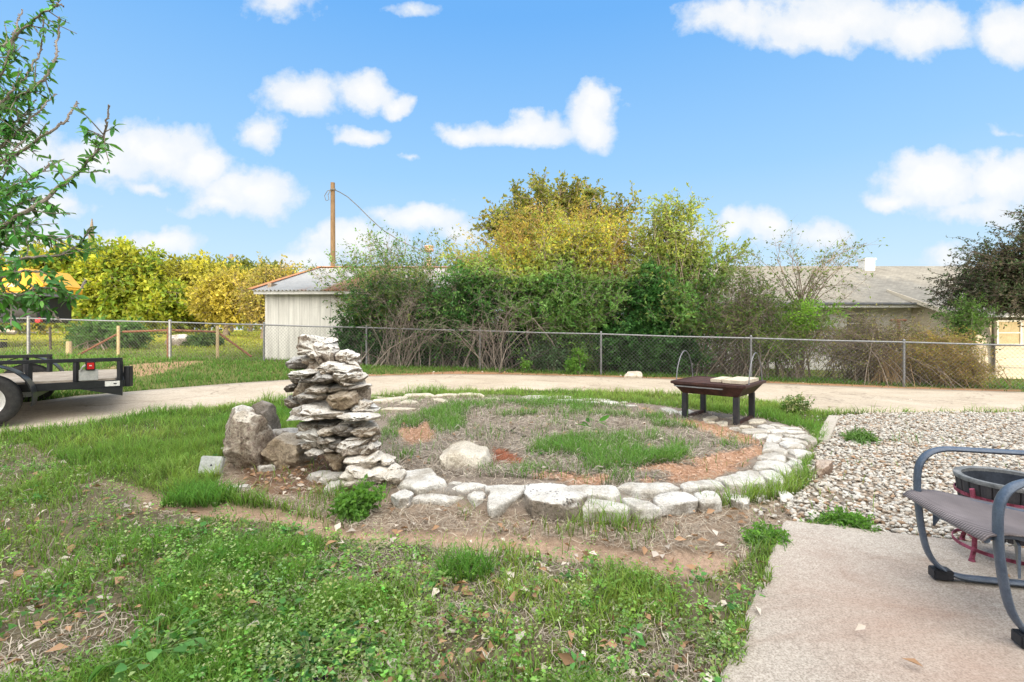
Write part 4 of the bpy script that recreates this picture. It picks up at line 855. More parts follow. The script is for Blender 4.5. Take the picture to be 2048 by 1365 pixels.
plant('dead_shrub', 'leafless grey boughs sprawling over the fence rail in the middle of the green shrubs', 'dead shrub', gp(985, 13.7),
      [(1000, 610, 13.1, 80, 45, .3, 2.4), (960, 655, 12.95, 110, 30, .3, 1.6), (1120, 650, 12.9, 50, 30, .2, .8)], 38, 9, .55, 0, (.1, .1), G_MID, M_twig, .015, .3, arch=.35, tmin=.35, jit=.1)
plant('dead_shrub', 'leafless tan boughs fanning out of the dark shrub by the shed', 'dead shrub', gp(800, 13.8),
      [(800, 610, 13.2, 90, 45, .3, 2), (860, 660, 13.1, 60, 40, .3, 1.2)], 36, 9, .55, 0, (.1, .1), G_MID, M_twig, .014, .3, arch=.3, tmin=.35, jit=.1)
# trees on the lot behind, sunlit
BT = 'sunlit trees on the lot behind the fence'
def bigtree(lb, px, Y, lobes, n, leaf, cols, **k):
    b = gp(px, Y); return plant('tree', lb, 'tree', b, [(l[0], l[1], Y, l[2], l[3], l[4], l[5]) for l in lobes], n, 14, .9, 13, (leaf, .55), cols, M_bark, .2, fluff=.3, arch=.12, fork=PT(px, k.pop('fy', 610), Y), stem_name='limbs', leaf_name='crown', group=BT, **k)
bigtree('wide yellow green tree, tallest of the row, above the wooden fence post', 235, 30, [(230, 540, 105, 65, 2.4, 3), (160, 595, 90, 60, 2.2, 2), (300, 605, 95, 48, 2.2, 2), (230, 630, 120, 30, 2.2, 1.5)], 280, .27, G_YEL)
bigtree('yellow tree at the far left behind the yellow machine', 30, 29, [(40, 570, 100, 75, 2.2, 2), (-60, 580, 90, 80, 2.2, 1.5), (120, 530, 50, 35, 1.5, .7), (60, 632, 110, 25, 2, 1.2)], 200, .27, G_YEL+[(.45, .38, .05)])
bigtree('rounded golden tree to the right of the tallest yellow one', 370, 33, [(370, 565, 80, 55, 2.2, 3), (420, 595, 65, 50, 2., 1.8), (360, 625, 80, 30, 2, 1.3)], 210, .27, [(.42, .4, .06), (.36, .36, .06)])
bigtree('small multi stemmed golden tree in front of the pale road', 452, 27, [(475, 585, 65, 48, 1.4, 2), (435, 605, 45, 36, 1.2, 1.2)], 130, .2, [(.45, .38, .07), (.4, .36, .06)], fy=640)
bigtree('thin tan tree with bare limbs close to the shed corner', 528, 25, [(520, 590, 45, 45, 1.2, 2), (550, 562, 40, 35, 1., 1.2)], 100, .16, [(.42, .34, .09), (.36, .34, .08)], fy=640, bare=.3)
bigtree('darker green tree rising beyond the golden ones near the shed roof', 500, 42, [(500, 550, 75, 28, 2.5, 2), (565, 560, 45, 28, 2., 1.2), (410, 540, 60, 30, 2., 1.2)], 170, .3, [(.16, .2, .04), (.22, .26, .05)])
plant('shrub', 'dark green leafy bush behind the chain link beside the wooden posts', 'shrub', gp(205, 17.5), [(205, 668, 17.5, 60, 26, .8, 2), (270, 672, 17.5, 30, 20, .6, 1)], 90, 13, .45, 12, (.12, .5), [(.07, .17, .04), (.1, .22, .05)], M_bark, .02, .4, low=.6)
plant('shrub', 'small round dark bush on the lit lot right of the steel post', 'shrub', gp(408, 20), [(408, 684, 20, 28, 15, .6, 1)], 50, 12, .35, 11, (.12, .5), [(.07, .13, .05), (.1, .16, .05)], M_bark, .015, .2, low=.5)
mb = MB(); b = gp(183, 33); mb.tube([b, PT(184, 560, 33), PT(183, 470, 33), PT(184, 438, 33)], [.3, .26, .16, .03], 8)
tag(mb.build('dead_tree', M_bark), 'pointed bare dead trunk sticking up above the yellow trees', 'dead tree')

n = 16000; px_ = RNG.uniform(-900, 760, n); Yf = RNG.uniform(55, 75, n); hp = np.clip(4.4+1.6*fbm2(px_, px_*0, .012, 7, 3), 1.5, 8); Pf = np.stack([(px_-CX)/F*Yf, Yf, g((px_-CX)/F*Yf, Yf)+hp*RNG.random(n)**.6], 1)
V, T, c = kites(Pf, rdir(n), np.full(n, .8), np.full(n, .5), vary((.22, .25, .06), n, .25)); tag(link('far_tree_line', mesh('far_tree_line', V, T, c), M_leaf), 'distant yellow green line of trees behind the lot', 'trees', kind='stuff')
# foreground branches of a tree standing just out of frame at the left
tb = np.array([-4.35, 3.1, float(g(-4.35, 3.1))])
lt = thing('tree', 'near tree at the left edge with long budding shoots and glossy green leaves', 'tree', tb)
mb = MB(); mb.tube([tb, tb+(.03, .03, .8), tb+(.12, 0, 1.7), tb+(.2, .05, 2.6), tb+(.2, .0, 3.6)], [.09, .08, .065, .05, .02], 10); mb.build('trunk', M_bark, lt, smooth=True)
BR = [([(-290, 60), (-120, 130), (0, 98), (45, 60), (100, 18), (125, 10)], 3.0, .012, 0), ([(-300, 330), (-120, 250), (0, 205), (51, 185), (90, 158), (110, 126), (116, 80), (119, 36)], 2.95, .013, 1),
      ([(-120, 250), (0, 212), (20, 185), (58, 145), (82, 100), (90, 36)], 3.05, .01, 1), ([(-310, 430), (-130, 400), (0, 325), (50, 298), (105, 262), (138, 236), (154, 203)], 2.9, .013, 1),
      ([(-200, 380), (0, 300), (50, 250), (85, 215), (113, 188)], 3.15, .009, 1), ([(-310, 560), (-120, 520), (0, 455), (60, 420), (120, 375), (165, 338), (200, 298), (212, 255), (216, 210)], 2.85, .015, 2),
      ([(-300, 560), (0, 530), (60, 515), (125, 510), (165, 485), (183, 455)], 2.9, .01, 2), ([(-310, 720), (-100, 660), (0, 622), (60, 582), (110, 575), (150, 602), (172, 560)], 2.8, .014, 2),
      ([(-200, 640), (0, 560), (50, 540), (95, 548), (140, 600)], 2.75, .009, 2), ([(-200, 480), (0, 400), (40, 370), (70, 355), (100, 330)], 3.0, .009, 2), ([(-200, 300), (-60, 240), (10, 140), (30, 60), (45, 20)], 3.1, .009, 1),
      ([(-250, 640), (-80, 590), (0, 590), (40, 610), (80, 600), (120, 640)], 2.7, .01, 2), ([(-200, 460), (-60, 400), (0, 370), (30, 300), (55, 270)], 3.1, .008, 1), ([(-200, 500), (0, 490), (60, 470), (110, 480), (150, 470)], 3.0, .008, 2),
      ([(-260, 260), (-60, 260), (0, 265), (40, 240), (70, 200)], 3.2, .008, 2), ([(-250, 420), (-60, 440), (0, 430), (50, 400), (85, 400)], 3.2, .008, 2), ([(-250, 200), (-60, 180), (0, 150), (20, 110), (30, 70)], 3.3, .008, 2), ([(-250, 330), (-60, 320), (0, 300), (25, 260), (40, 230)], 3.25, .008, 2), ([(-250, 500), (-60, 480), (0, 470), (45, 450), (75, 445)], 3.1, .008, 2), ([(-250, 250), (-60, 230), (0, 220), (30, 200), (48, 170)], 3.15, .007, 2)]
mb = MB(); LP, LD, LL = [], [], []; spur = []
for pl, Y, r, lv in BR:
    p = np.array([PT(a, b, Y+.12*math.sin(k*1.3+r*900)) for k, (a, b) in enumerate(pl)])
    t0 = np.arange(len(p)); tt = np.linspace(0, len(p)-1, len(p)*5); q = np.stack([np.interp(tt, t0, p[:, i]) for i in range(3)], 1)
    q[1:-1] = (q[:-2]+q[1:-1]*2+q[2:])/4; q += RNG.normal(0, .004, q.shape)
    mb.tube(list(q), list(np.linspace(r, r*.28, len(q))), 6)
    L = np.r_[0, np.cumsum(np.linalg.norm(np.diff(q, axis=0), axis=1))]
    for s in np.arange(.1, L[-1], .0165):
        a = np.array([np.interp(s, L, q[:, i]) for i in range(3)]); b = np.array([np.interp(min(s+.03, L[-1]), L, q[:, i]) for i in range(3)]); d = (b-a)/(np.linalg.norm(b-a)+1e-9)
        f = s/L[-1]
        if (lv == 1 and f > .76) or f > .93:                                    # bare budding shoot ends
            sd_ = rdir(1)[0]; mb.tube([a, a+(sd_*.6+d*.5)*.02], [.005, .003], 5); continue
        if RNG.random() < (.85 if lv == 1 else .98):
            if RNG.random() < .4:                                  # a side shoot with leaves
                sd_ = d*.5+rdir(1)[0]*.9; sd_ /= np.linalg.norm(sd_); ln = RNG.uniform(.05, .2); e = a+sd_*ln; mb.tube([a, (a+e)/2+RNG.normal(0, .006, 3), e], [.004, .003, .002], 5)
                for _ in range(6): LP.append(a+(e-a)*RNG.uniform(.3, 1)); LD.append(sd_*.6+rdir(1)[0]+np.array([0, 0, -.25])); LL.append(RNG.uniform(.03, .078)*(1 if lv == 2 else .7))
            else:
                for _ in range(3): LP.append(a); LD.append(d*.7+rdir(1)[0]+np.array([0, 0, -.2])); LL.append(RNG.uniform(.028, .07)*(1 if lv == 2 else .85))
mb.build('branches', M_twig, lt, smooth=True)
def long_leaves(P, D, L, cols):
    n = len(P); D = D/(np.linalg.norm(D, axis=1)[:, None]+1e-9); S = np.cross(D, RNG.normal(0, .6, (n, 3))+np.array([[0, 0, 1.]])); S /= np.linalg.norm(S, axis=1)[:, None]+1e-9; Nn = np.cross(S, D); Nn *= np.sign(Nn[:, 2:3]+1e-6)
    k = RNG.uniform(.1, .6, (n, 1)); rows = []
    for t, w in ((0, .03), (.18, .13), (.45, .19), (.75, .13), (1, .01)):
        c = P+D*(L[:, None]*t)-Nn*L[:, None]*k*t*t*.7
        rows += [c-S*L[:, None]*w+Nn*L[:, None]*w*.35, c-0*S, c+S*L[:, None]*w+Nn*L[:, None]*w*.35]
    V = np.stack(rows, 1).reshape(-1, 3); o = np.arange(n)[:, None]*15
    Q = np.concatenate([o+np.array([[3*i+j, 3*i+j+1, 3*i+j+4, 3*i+j+3]]) for i in range(4) for j in range(2)]); return V, Q, np.repeat(cols, 15, 0)
LP, LD, LL = np.array(LP), np.array(LD), np.array(LL); n = len(LP)
V, Q, c = long_leaves(LP, LD, LL, vary((.1, .26, .06), n, .3)*np.where(RNG.random((n, 1)) < .2, 1.7, 1))
M_gloss = leafmat('glossy_leaf', .35, .32); link('foliage', mesh('foliage', V-tb, Q, c, True), M_gloss, lt)

# individual weeds one can point to
plant('weed', 'bushy bright green weed in front of the stacked stone tower', 'weed', at3(712, 1032), [(705, 1010, 3.3, 38, 26, .1, 3), (740, 985, 3.4, 24, 22, .08, 1.2)], 60, 7, .07, 5, (.034, .62), [(.13, .3, .05), (.18, .37, .07)], M_stem, .004, .05, fluff=.02, var=.2, stem_name='stems', leaf_name='leaves')
plant('weed', 'green ferny weed clump at the corner of the concrete patio', 'weed', at3(1530, 1100), [(1530, 1078, 2.95, 42, 24, .1, 1)], 70, 7, .06, 6, (.022, .5), [(.12, .3, .04), (.18, .36, .06)], M_stem, .003, .08, fluff=.02, stem_name='stems', leaf_name='leaves')
plant('weed', 'low bright green weed mat between gravel and patio edge', 'weed', at3(1690, 1056), [(1680, 1043, 3.15, 60, 14, .1, 1), (1720, 1052, 3.1, 30, 12, .08, .5)], 80, 6, .06, 6, (.024, .5), [(.12, .28, .04), (.17, .36, .06)], M_stem, .003, .1, fluff=.02, stem_name='stems', leaf_name='leaves')
plant('weed', 'grassy weed tuft growing in the middle of the gravel', 'weed', at3(1722, 893), [(1720, 877, 5.5, 34, 12, .15, 1)], 40, 6, .09, 6, (.05, .2), [(.12, .25, .05), (.17, .3, .08)], M_stem, .003, .1, fluff=.02, stem_name='stems', leaf_name='leaves')
plant('weed', 'flowering weed at the right end of the grass strip beside the driveway', 'weed', at3(1600, 826), [(1590, 806, 7.2, 30, 12, .15, 1)], 30, 6, .1, 6, (.04, .5), [(.14, .26, .06), (.45, .45, .25)], M_stem, .004, .12, fluff=.03, stem_name='stems', leaf_name='leaves')
def leaf_clump(name, lb, px, py, n, L, rad, col, up, w=.55):
    b = np.array(at3(px, py)); o = thing(name, lb, 'weed', b); mb = MB(); t = RNG.uniform(0, 2*np.pi, n); r = np.sqrt(RNG.random(n))*rad
    P = np.stack([b[0]+np.cos(t)*r, b[1]+np.sin(t)*r, b[2]+RNG.uniform(.3, 1, n)*up], 1)
    for p in P: mb.tube([b+(RNG.normal(0, .01), RNG.normal(0, .01), 0), (b+p)/2+(0, 0, up*.2), p], .0022, 4)
    mb.build('stems', M_stem, o)
    D = np.stack([np.cos(t), np.sin(t), RNG.uniform(-.3, .5, n)], 1); V, Q, c = long_leaves(P, D, np.full(n, L)*RNG.uniform(.7, 1.2, n), vary(col, n, .15))
    if w > .6:
        V3 = V.reshape(n, 15, 3); mid = V3[:, 1::3]; V3[:, 0::3] = mid+(V3[:, 0::3]-mid)*2.1; V3[:, 2::3] = mid+(V3[:, 2::3]-mid)*2.1; V = V3.reshape(-1, 3)
    link('leaves', mesh('leaves', V-b, Q, c, True), M_leaf, o)
leaf_clump('weed', 'broad leaved green weed alone on the dead straw inside the ring', 1185, 868, 9, .16, .1, (.1, .26, .05), .16)
leaf_clump('weed', 'mallow clump with round scalloped leaves at the bottom left of the foreground', 310, 1325, 34, .05, .17, (.14, .34, .09), .1, .9)
leaf_clump('weed', 'dark glossy leaved weed patch at the bottom, right of the mallow clump', 620, 1330, 60, .045, .2, (.04, .15, .045), .07)
def tuft(px, py, n, hgt, rad, lb):
    b = np.array(at3(px, py)); x = b[0]+np.clip(RNG.normal(0, rad, n), -1.5*rad, 1.5*rad); y = b[1]+np.clip(RNG.normal(0, rad*.8, n), -1.2*rad, 1.2*rad)
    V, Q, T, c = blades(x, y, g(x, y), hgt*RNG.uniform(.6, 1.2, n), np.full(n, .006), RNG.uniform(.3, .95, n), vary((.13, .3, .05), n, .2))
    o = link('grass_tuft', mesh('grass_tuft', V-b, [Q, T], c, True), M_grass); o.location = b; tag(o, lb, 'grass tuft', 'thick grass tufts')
tuft(405, 1000, 800, .14, .13, 'dense dark grass tuft just below the grey electrical box')
tuft(480, 1130, 260, .12, .1, 'grass tuft at the near edge of the bare path at left')
tuft(1345, 925, 260, .2, .1, 'tallest green grass tuft inside the right half of the bed')
tuft(1095, 1060, 90, .13, .03, 'small grass tuft against the white border stone left of the pitted one') if False else None
tuft(1068, 952, 160, .16, .09, 'thin grass tuft on the straw near the orange ant mound')
tuft(930, 1150, 320, .15, .08, 'tall grass tuft in the foreground below the bare path')

def stick(pts, r, lb):
    mb = MB(); P = [np.array(at3(a, b, .03+.01*k)) for k, (a, b) in enumerate(pts)]; mb.tube(P, [r*(1-.1*k) for k in range(len(P))], 7); mb.tube([P[1], P[1]+(.1, .03, .06)], [r*.5, r*.2], 5)
    tag(mb.build('stick', M_bark_dark, smooth=True), lb, 'stick', 'fallen sticks in the bed')
stick([(995, 861), (1015, 866), (1035, 869), (1050, 873)], .028, 'short dark stick lying on the straw inside the bed')
stick([(1110, 878), (1150, 884), (1180, 895), (1210, 903)], .016, 'thin long grey stick right of the short dark one')

# ------------------------------------------------------------------ fence
M_galv = simple('galvanised_steel', (.2, .205, .21), (.32, .325, .33), 18, .5, .5)
M_wiremesh = simple('dull_wire', (.16, .16, .155), (.27, .27, .265), 3, .6, .3)
M_rust = simple('rusty_pipe', (.14, .055, .03), (.26, .12, .07), 14, .85)
M_oldwood = simple('weathered_post_wood', (.42, .31, .17), (.56, .44, .27), 9, .9, stretch=(6, 6, 1))
fence = thing('chain_link_fence', 'long galvanised chain link fence on steel posts between driveway and shrubs', 'fence', gp(960, 13.4))
FP = [(-260, 15.5), (-110, 14.9), (57, 14.5), (340, 14.3), (528, 14.1), (733, 13.75), (960, 13.4), (1202, 13.0), (1502, 12.45), (1808, 11.7), (2150, 11.0), (2600, 10.4)]
FX = [np.array(gp(a, b)) for a, b in FP]; FH = 1.1
for k, p in enumerate(FX):
    mb = MB(); r = .042 if k in (2, 3) else .028
    mb.tube([p-(0, 0, .1), p+(0, 0, FH+.03)], r, 10); mb.lathe(p+(0, 0, FH+.03), [(r, 0), (r*1.15, .01), (r*.9, .035), (.004, .05)], 10)
    o = mb.build('post', M_galv, fence, smooth=True)
for a, b in zip(FX[:-1], FX[1:]):
    mb = MB(); mb.tube([a+(0, 0, FH), (a+b)/2+(0, 0, FH-.012), b+(0, 0, FH)], .021, 8); mb.build('top_rail', M_galv, fence, smooth=True)
    d = b-a; L = math.hypot(d[0], d[1]); st = .1; hh = FH-.03; P0, P1 = [], []; off = np.array([0, -.03, .02])
    s = -hh
    while s < L:
        for sg in (1, -1):
            s0, s1, z0, z1 = s, s+hh, (0, hh)[sg < 0], (hh, 0)[sg < 0]
            if s0 < 0: z0 = z0+(z1-z0)*(-s0)/hh; s0 = 0
            if s1 > L: z1 = z1-(z1-z0)*(s1-L)/(s1-s0); s1 = L
            P0.append(a+d*(s0/L)+(0, 0, z0)+off); P1.append(a+d*(s1/L)+(0, 0, z1)+off)
        s += st
    P0, P1 = np.array(P0), np.array(P1); V, Q = tubes_np(P0, P1, np.full(len(P0), .0026), np.full(len(P0), .0026), 3)
    link('chain_link_mesh', mesh('chain_link_mesh', V-base_of(fence), Q, None, True), M_wiremesh, fence)
old = thing('gate_frame', 'old rusty pipe brace frame with two tan wooden posts behind the chain link', 'gate frame', gp(340, 14.9))
def gb(px, py, Y): return PT(px, py, Y)
for px in (237, 435):
    b = np.array(gp(px, 14.8)); mb = MB(); mb.tube([b-(0, 0, .1), b+(0, 0, .55), PT(px, 652, 14.8)], .045, 9); mb.build('wooden_post', M_oldwood, old, smooth=True)
for pts in ([(246, 664), (340, 661)], [(345, 661), (432, 664)], [(150, 714), (236, 668)], [(437, 666), (503, 714)]):
    mb = MB(); mb.tube([PT(a, b, 14.85) for a, b in pts], .034, 8); mb.build('rusty_pipe', M_rust, old, smooth=True)
mb = MB(); b = np.array(gp(337, 14.6)); mb.tube([b, PT(337, 655, 14.6)], .045, 8); mb.build('rusty_post', M_rust, old, smooth=True)
mb = MB(); b = np.array(gp(101, 16.5)); mb.tube([b, PT(100, 655, 16.5)], .035, 8); tag(mb.build('fence_post', M_bark_dark, smooth=True), 'thin dark post on the lot left of the white fence post', 'post')
mb = MB(); b = np.array(gp(138, 14.7)); mb.tube([b, b+(0, 0, .42)], [.08, .07], 8); tag(mb.build('stump', M_oldwood, smooth=True), 'short cut wooden stump beside the rusty brace', 'stump')
tag(stone_obj('rock', upright([(330, 690), (345, 670), (368, 668), (380, 680), (376, 697), (340, 700)], 20, .3, 401), M_rockgrey), 'grey boulder lying on the lit lot behind the steel post', 'rock')

# ------------------------------------------------------------------ shed
def siding(name, c1, c2, sc, axis='X', bstr=.6, rough=.85):
    m, nt, out = newmat(name); v = coords(nt, 'Object'); w = N(nt, 'ShaderNodeTexWave', wave_type='BANDS', bands_direction=axis, wave_profile='SAW'); w.inputs['Scale'].default_value = sc
    nt.links.new(v, w.inputs['Vector']); n1 = noise(nt, 1.6, 8, .65, coords(nt, 'Object', (5, 5, .5) if axis == 'X' else (.6, 3, 6))); n2 = noise(nt, 40, 4, .6, v)
    c = ramp(nt, n1, [(.33, c1), (.62, c2)]); c = mix(nt, 1.0, c, ramp(nt, w.outputs['Fac'], [(0, (.62, .62, .62)), (.06, (1, 1, 1)), (.97, (1, 1, 1)), (1, (.66, .66, .66))]), 'MULTIPLY')
    c = mix(nt, .4, c, ramp(nt, n2, [(.3, (.8, .8, .8)), (.7, (1.1, 1.1, 1.1))]), 'MULTIPLY'); bsdf(nt, out, c, rough, 0, w.outputs['Fac'], bstr, .012, .2); return m
shed = thing('shed', 'old white plank shed with a low rusty corrugated metal roof', 'shed', gp(640, 15.1))
sx0, sx1, ys0 = -7.85, -1.6, 15.1
zb = .3; ze = 2.5
mb = MB(); mb.box(((sx0+sx1)/2, ys0+.06, (zb-.2+ze)/2), (sx1-sx0, .12, ze-zb+.2)); mb.build('front_wall', siding('white_planks', (.47, .455, .42), (.66, .645, .6), .95, 'X'), shed)
mb = MB(); mb.box((sx0+.06, 20.1, 1.5), (.12, 9.7, 2.6)); mb.add([(sx0, 15.2, 2.5), (sx0, 20, 3.75), (sx0, 25, 2.5), (sx0+.1, 15.2, 2.5), (sx0+.1, 20, 3.75), (sx0+.1, 25, 2.5)], [(0, 1, 2), (5, 4, 3), (0, 3, 4, 1), (1, 4, 5, 2)]); mb.build('side_wall', M_bark, shed)
m, nt, out = newmat('corrugated_metal'); v = coords(nt, 'Object'); sx = N(nt, 'ShaderNodeSeparateXYZ'); nt.links.new(v, sx.inputs[0])
sn = noise(nt, 3.5, 6, .7, v); pn = noise(nt, .55, 2, .5, coords(nt, 'Object', (1.0, .12, .12))); xx = mth(nt, 'ADD', pn, mth(nt, 'MULTIPLY', mth(nt, 'SUBTRACT', sn, .5), .12))
edge = ramp(nt, mth(nt, 'ADD', mth(nt, 'MULTIPLY', sx.outputs[0], .5), mth(nt, 'MULTIPLY', sn, .2)), [(-.0, (1, 1, 1)), (.1, (0, 0, 0))])
rf = ramp(nt, xx, [(.5, (0, 0, 0)), (.56, (1, 1, 1))]); rf = mix(nt, 1.0, rf, edge, 'LIGHTEN')
c = mix(nt, rf, ramp(nt, sn, [(.3, (.43, .415, .385)), (.7, (.54, .525, .49))]), ramp(nt, sn, [(.3, (.3, .12, .05)), (.7, (.44, .22, .11))]))
bsdf(nt, out, c, .6, .15, sn, .1, .01, .3)
nx_ = 560; xs_ = np.linspace(0, 6.9, nx_); rows = []
x00 = -8.12
for yy, zz in ((14.75, 2.53), (20.0, 3.9), (25.3, 2.53)): rows.append(np.column_stack([x00+xs_, np.full(nx_, yy), zz+.02*np.sin(xs_*2*math.pi/.12)]))
V = np.concatenate(rows); ii = np.arange(3*nx_).reshape(3, nx_); Q = np.stack([ii[:-1, :-1].ravel(), ii[:-1, 1:].ravel(), ii[1:, 1:].ravel(), ii[1:, :-1].ravel()], 1)
V2 = V.copy(); V2[:, 2] -= .012; V = np.concatenate([V, V2]); ed = np.stack([ii[0, :-1], ii[0, 1:], ii[0, 1:]+3*nx_, ii[0, :-1]+3*nx_], 1)
ro = link('roof', mesh('roof', V-np.array([x00, 14.75, 2.5]), np.concatenate([Q, Q[:, ::-1]+3*nx_, ed]), None, False), m, shed); ro.location = np.array([x00, 14.75, 2.5])-base_of(shed)
M_fascia = simple('weathered_fascia', (.5, .49, .46), (.66, .65, .62), 6, .85)
mb = MB(); mb.box((-4.7, 14.82, 2.46), (6.7, .03, .1)); mb.build('fascia', M_fascia, shed)
M_rustroof = simple('rusty_sheet', (.3, .12, .05), (.46, .22, .11), 5, .8)
mb = MB(); mb.bar((x00+.0, 14.72, 2.57), (x00+.0, 20, 3.945), .16, .02); mb.build('rake_trim', M_rustroof, shed)
mb = MB(); mb.box((-4.7, 20, 3.935), (6.9, .3, .03)); mb.build('ridge_cap', M_rustroof, shed)
mb = MB(); b = PT(858, 560, 19.6); mb.lathe(b+(0, 0, -.4), [(.1, 0), (.1, 1.25), (.11, 1.26), (.11, 1.3), (.1, 1.3)], 14); t_ = PT(858, 500, 19.6)
mb.lathe(t_+(0, 0, -.1), [(.1, 0), (.2, .05), (.2, .12), (.16, .14), (.16, .2), (.21, .21), (.21, .25), (.02, .3)], 14); mb.build('flue_pipe', simple('rusty_flue', (.34, .17, .08), (.58, .46, .34), 6, .8), shed, smooth=True)

# utility poles
pole = thing('utility_pole', 'tall bare wooden pole behind the shed with one wire hanging to the right', 'utility pole', gp(666, 25.5))
mb = MB(); b = np.array(gp(666, 25.5)); mb.tube([b, PT(666, 520, 25.5), PT(665.5, 366, 25.5)], [.15, .13, .115], 10); mb.build('pole', simple('pole_wood', (.14, .09, .048), (.22, .145, .08), 5, .85, stretch=(4, 4, .6)), pole, smooth=True)
M_wire = simple('wire', (.1, .09, .08), (.16, .15, .13), 5, .7)
mb = MB(); mb.tube([PT(a, b, 25.3+k*.3) for k, (a, b) in enumerate([(669, 380), (680, 385), (695, 394), (715, 412), (740, 437), (765, 460), (800, 482), (850, 505)])], .022, 6); mb.build('service_wire', M_wire, pole, smooth=True)
mb = MB(); mb.tube([PT(a, b, 25.3) for a, b in [(664, 380), (655, 382), (649, 392), (652, 402), (658, 400), (656, 390), (661, 381)]], .018, 6); mb.tube([PT(661, 379, 25.3), PT(671, 379, 25.3)], .04, 8); mb.build('bracket', M_wire, pole, smooth=True)
mb = MB(); b = np.array(gp(463, 46)); mb.tube([b, PT(463, 509, 46)], [.2, .16], 8); mb.box(PT(463, 515, 46), (.9, .12, .12)); tag(mb.build('utility_pole', M_bark), 'small distant pole above the trees left of the shed', 'utility pole')

# ------------------------------------------------------------------ house on the right
hs = thing('house', 'low pale clapboard house with a tan shingle roof behind the fence', 'house', (11, 17, float(g(11, 17))))
M_clap = siding('grey_clapboard', (.6, .59, .56), (.72, .71, .68), 1.15, 'Z', .5)
M_clap2 = siding('cream_clapboard', (.5, .44, .34), (.58, .52, .42), 1.15, 'Z', .5)
m, nt, out = newmat('shingles'); v = coords(nt, 'Object'); bk = N(nt, 'ShaderNodeTexBrick'); nt.links.new(coords(nt, 'Object', (1, 1, 1)), bk.inputs['Vector'])
bk.inputs['Scale'].default_value = 3.2; bk.inputs['Color1'].default_value = (.19, .182, .165, 1); bk.inputs['Color2'].default_value = (.25, .24, .215, 1); bk.inputs['Mortar'].default_value = (.14, .125, .105, 1); bk.inputs['Mortar Size'].default_value = .012
c = mix(nt, 1.0, bk.outputs['Color'], ramp(nt, noise(nt, 1.5, 8, .65, v), [(.3, (.78, .77, .75)), (.7, (1.12, 1.12, 1.1))]), 'MULTIPLY'); bsdf(nt, out, c, .9, 0, bk.outputs['Fac'], .3, .01, .2); M_shing = m
def wall(x0, x1, y, z0, z1, mt, nm): mb = MB(); mb.box(((x0+x1)/2, y+.08, (z0+z1)/2), (x1-x0, .16, z1-z0)); return mb.build(nm, mt, hs)
wall(4.6, 14.3, 17, -.5, 2.12, M_clap, 'main_wall'); wall(14.3, 24, 15.5, -.7, 1.74, M_clap2, 'wing_wall')
mb = MB(); mb.box((14.38, 16.35, .7), (.16, 1.5, 2.9)); mb.build('side_wall', M_clap2, hs)
mb = MB(); mb.add([(4.2, 16.4, 2.2), (14.6, 16.4, 2.2), (20, 16.4, 2.2), (20, 20.6, 4.06), (4.2, 20.6, 4.06), (4.2, 25, 2.2), (20, 25, 2.2), (4.2, 16.4, 2.1), (20, 16.4, 2.1), (20, 20.6, 3.96), (4.2, 20.6, 3.96)], [(0, 1, 2, 3, 4), (4, 3, 6, 5), (7, 10, 9, 8), (0, 4, 10, 7)]); mb.build('main_roof', M_shing, hs)
mb = MB(); mb.add([(13.9, 14.95, 1.8), (25, 14.95, 1.8), (25, 17.6, 2.76), (13.9, 17.6, 2.76), (13.9, 14.95, 1.72), (25, 14.95, 1.72), (25, 17.6, 2.66), (13.9, 17.6, 2.66)], [(0, 1, 2, 3), (4, 7, 6, 5), (0, 3, 7, 4)]); mb.build('wing_roof', M_shing, hs)
M_white_trim = simple('white_trim', (.66, .65, .62), (.76, .75, .72), 6, .6)
mb = MB(); mb.box((9.3, 16.385, 2.13), (10.2, .03, .12)); mb.build('fascia', M_white_trim, hs)
mb = MB(); mb.box((9.3, 16.33, 2.2), (10.2, .1, .07)); mb.build('gutter', simple('dark_gutter', (.12, .13, .15), (.2, .21, .23), 5, .5), hs, bevel=.01)
mb = MB(); mb.box((19.4, 14.93, 1.75), (11, .03, .11)); mb.build('fascia', M_white_trim, hs)
mb = MB(); mb.bar((13.885, 14.95, 1.77), (13.885, 17.6, 2.73), .03, .13); mb.build('rake_trim', M_clap2, hs)
M_glass = simple('window_glass', (.1, .1, .1), (.2, .19, .17), 2, .12, spec=.6); M_shade = simple('window_shade', (.42, .34, .2), (.5, .42, .27), 4, .7)
def window(xa, xb, za, zb_, y, glass, fm=M_white_trim):
    mb = MB(); t = .06
    for c, s in ((((xa+xb)/2, y-.02, zb_), (xb-xa+2*t, .05, t)), (((xa+xb)/2, y-.02, za), (xb-xa+2*t, .06, t)), ((xa, y-.02, (za+zb_)/2), (t, .05, zb_-za-t)), ((xb, y-.02, (za+zb_)/2), (t, .05, zb_-za-t)), (((xa+xb)/2, y-.012, (za+zb_)/2), (xb-xa-t, .03, .035))): mb.box(c, s)
    w = mb.build('window', fm, hs); mb = MB(); mb.box(((xa+xb)/2, y-.004, (za+zb_)/2), (xb-xa-t, .006, zb_-za-t)); p = mb.build('pane', glass, w)
p_ = PT(1993, 690, 15.5); q_ = PT(2040, 642, 15.5); window(p_[0], q_[0], p_[2], q_[2], 15.5, M_shade)
p_ = PT(1690, 668, 17); q_ = PT(1732, 627, 17); window(p_[0], q_[0], p_[2], q_[2], 17, M_glass)
p_ = PT(1540, 668, 17); q_ = PT(1590, 627, 17); window(p_[0], q_[0], p_[2], q_[2], 17, M_glass)
mb = MB(); a_ = PT(1988, 690, 15.45); b_ = PT(1988, 640, 15.45); mb.tube([a_-(0, 0, .9), a_, b_], .035, 8); mb.build('downspout', M_wire, hs, smooth=True)
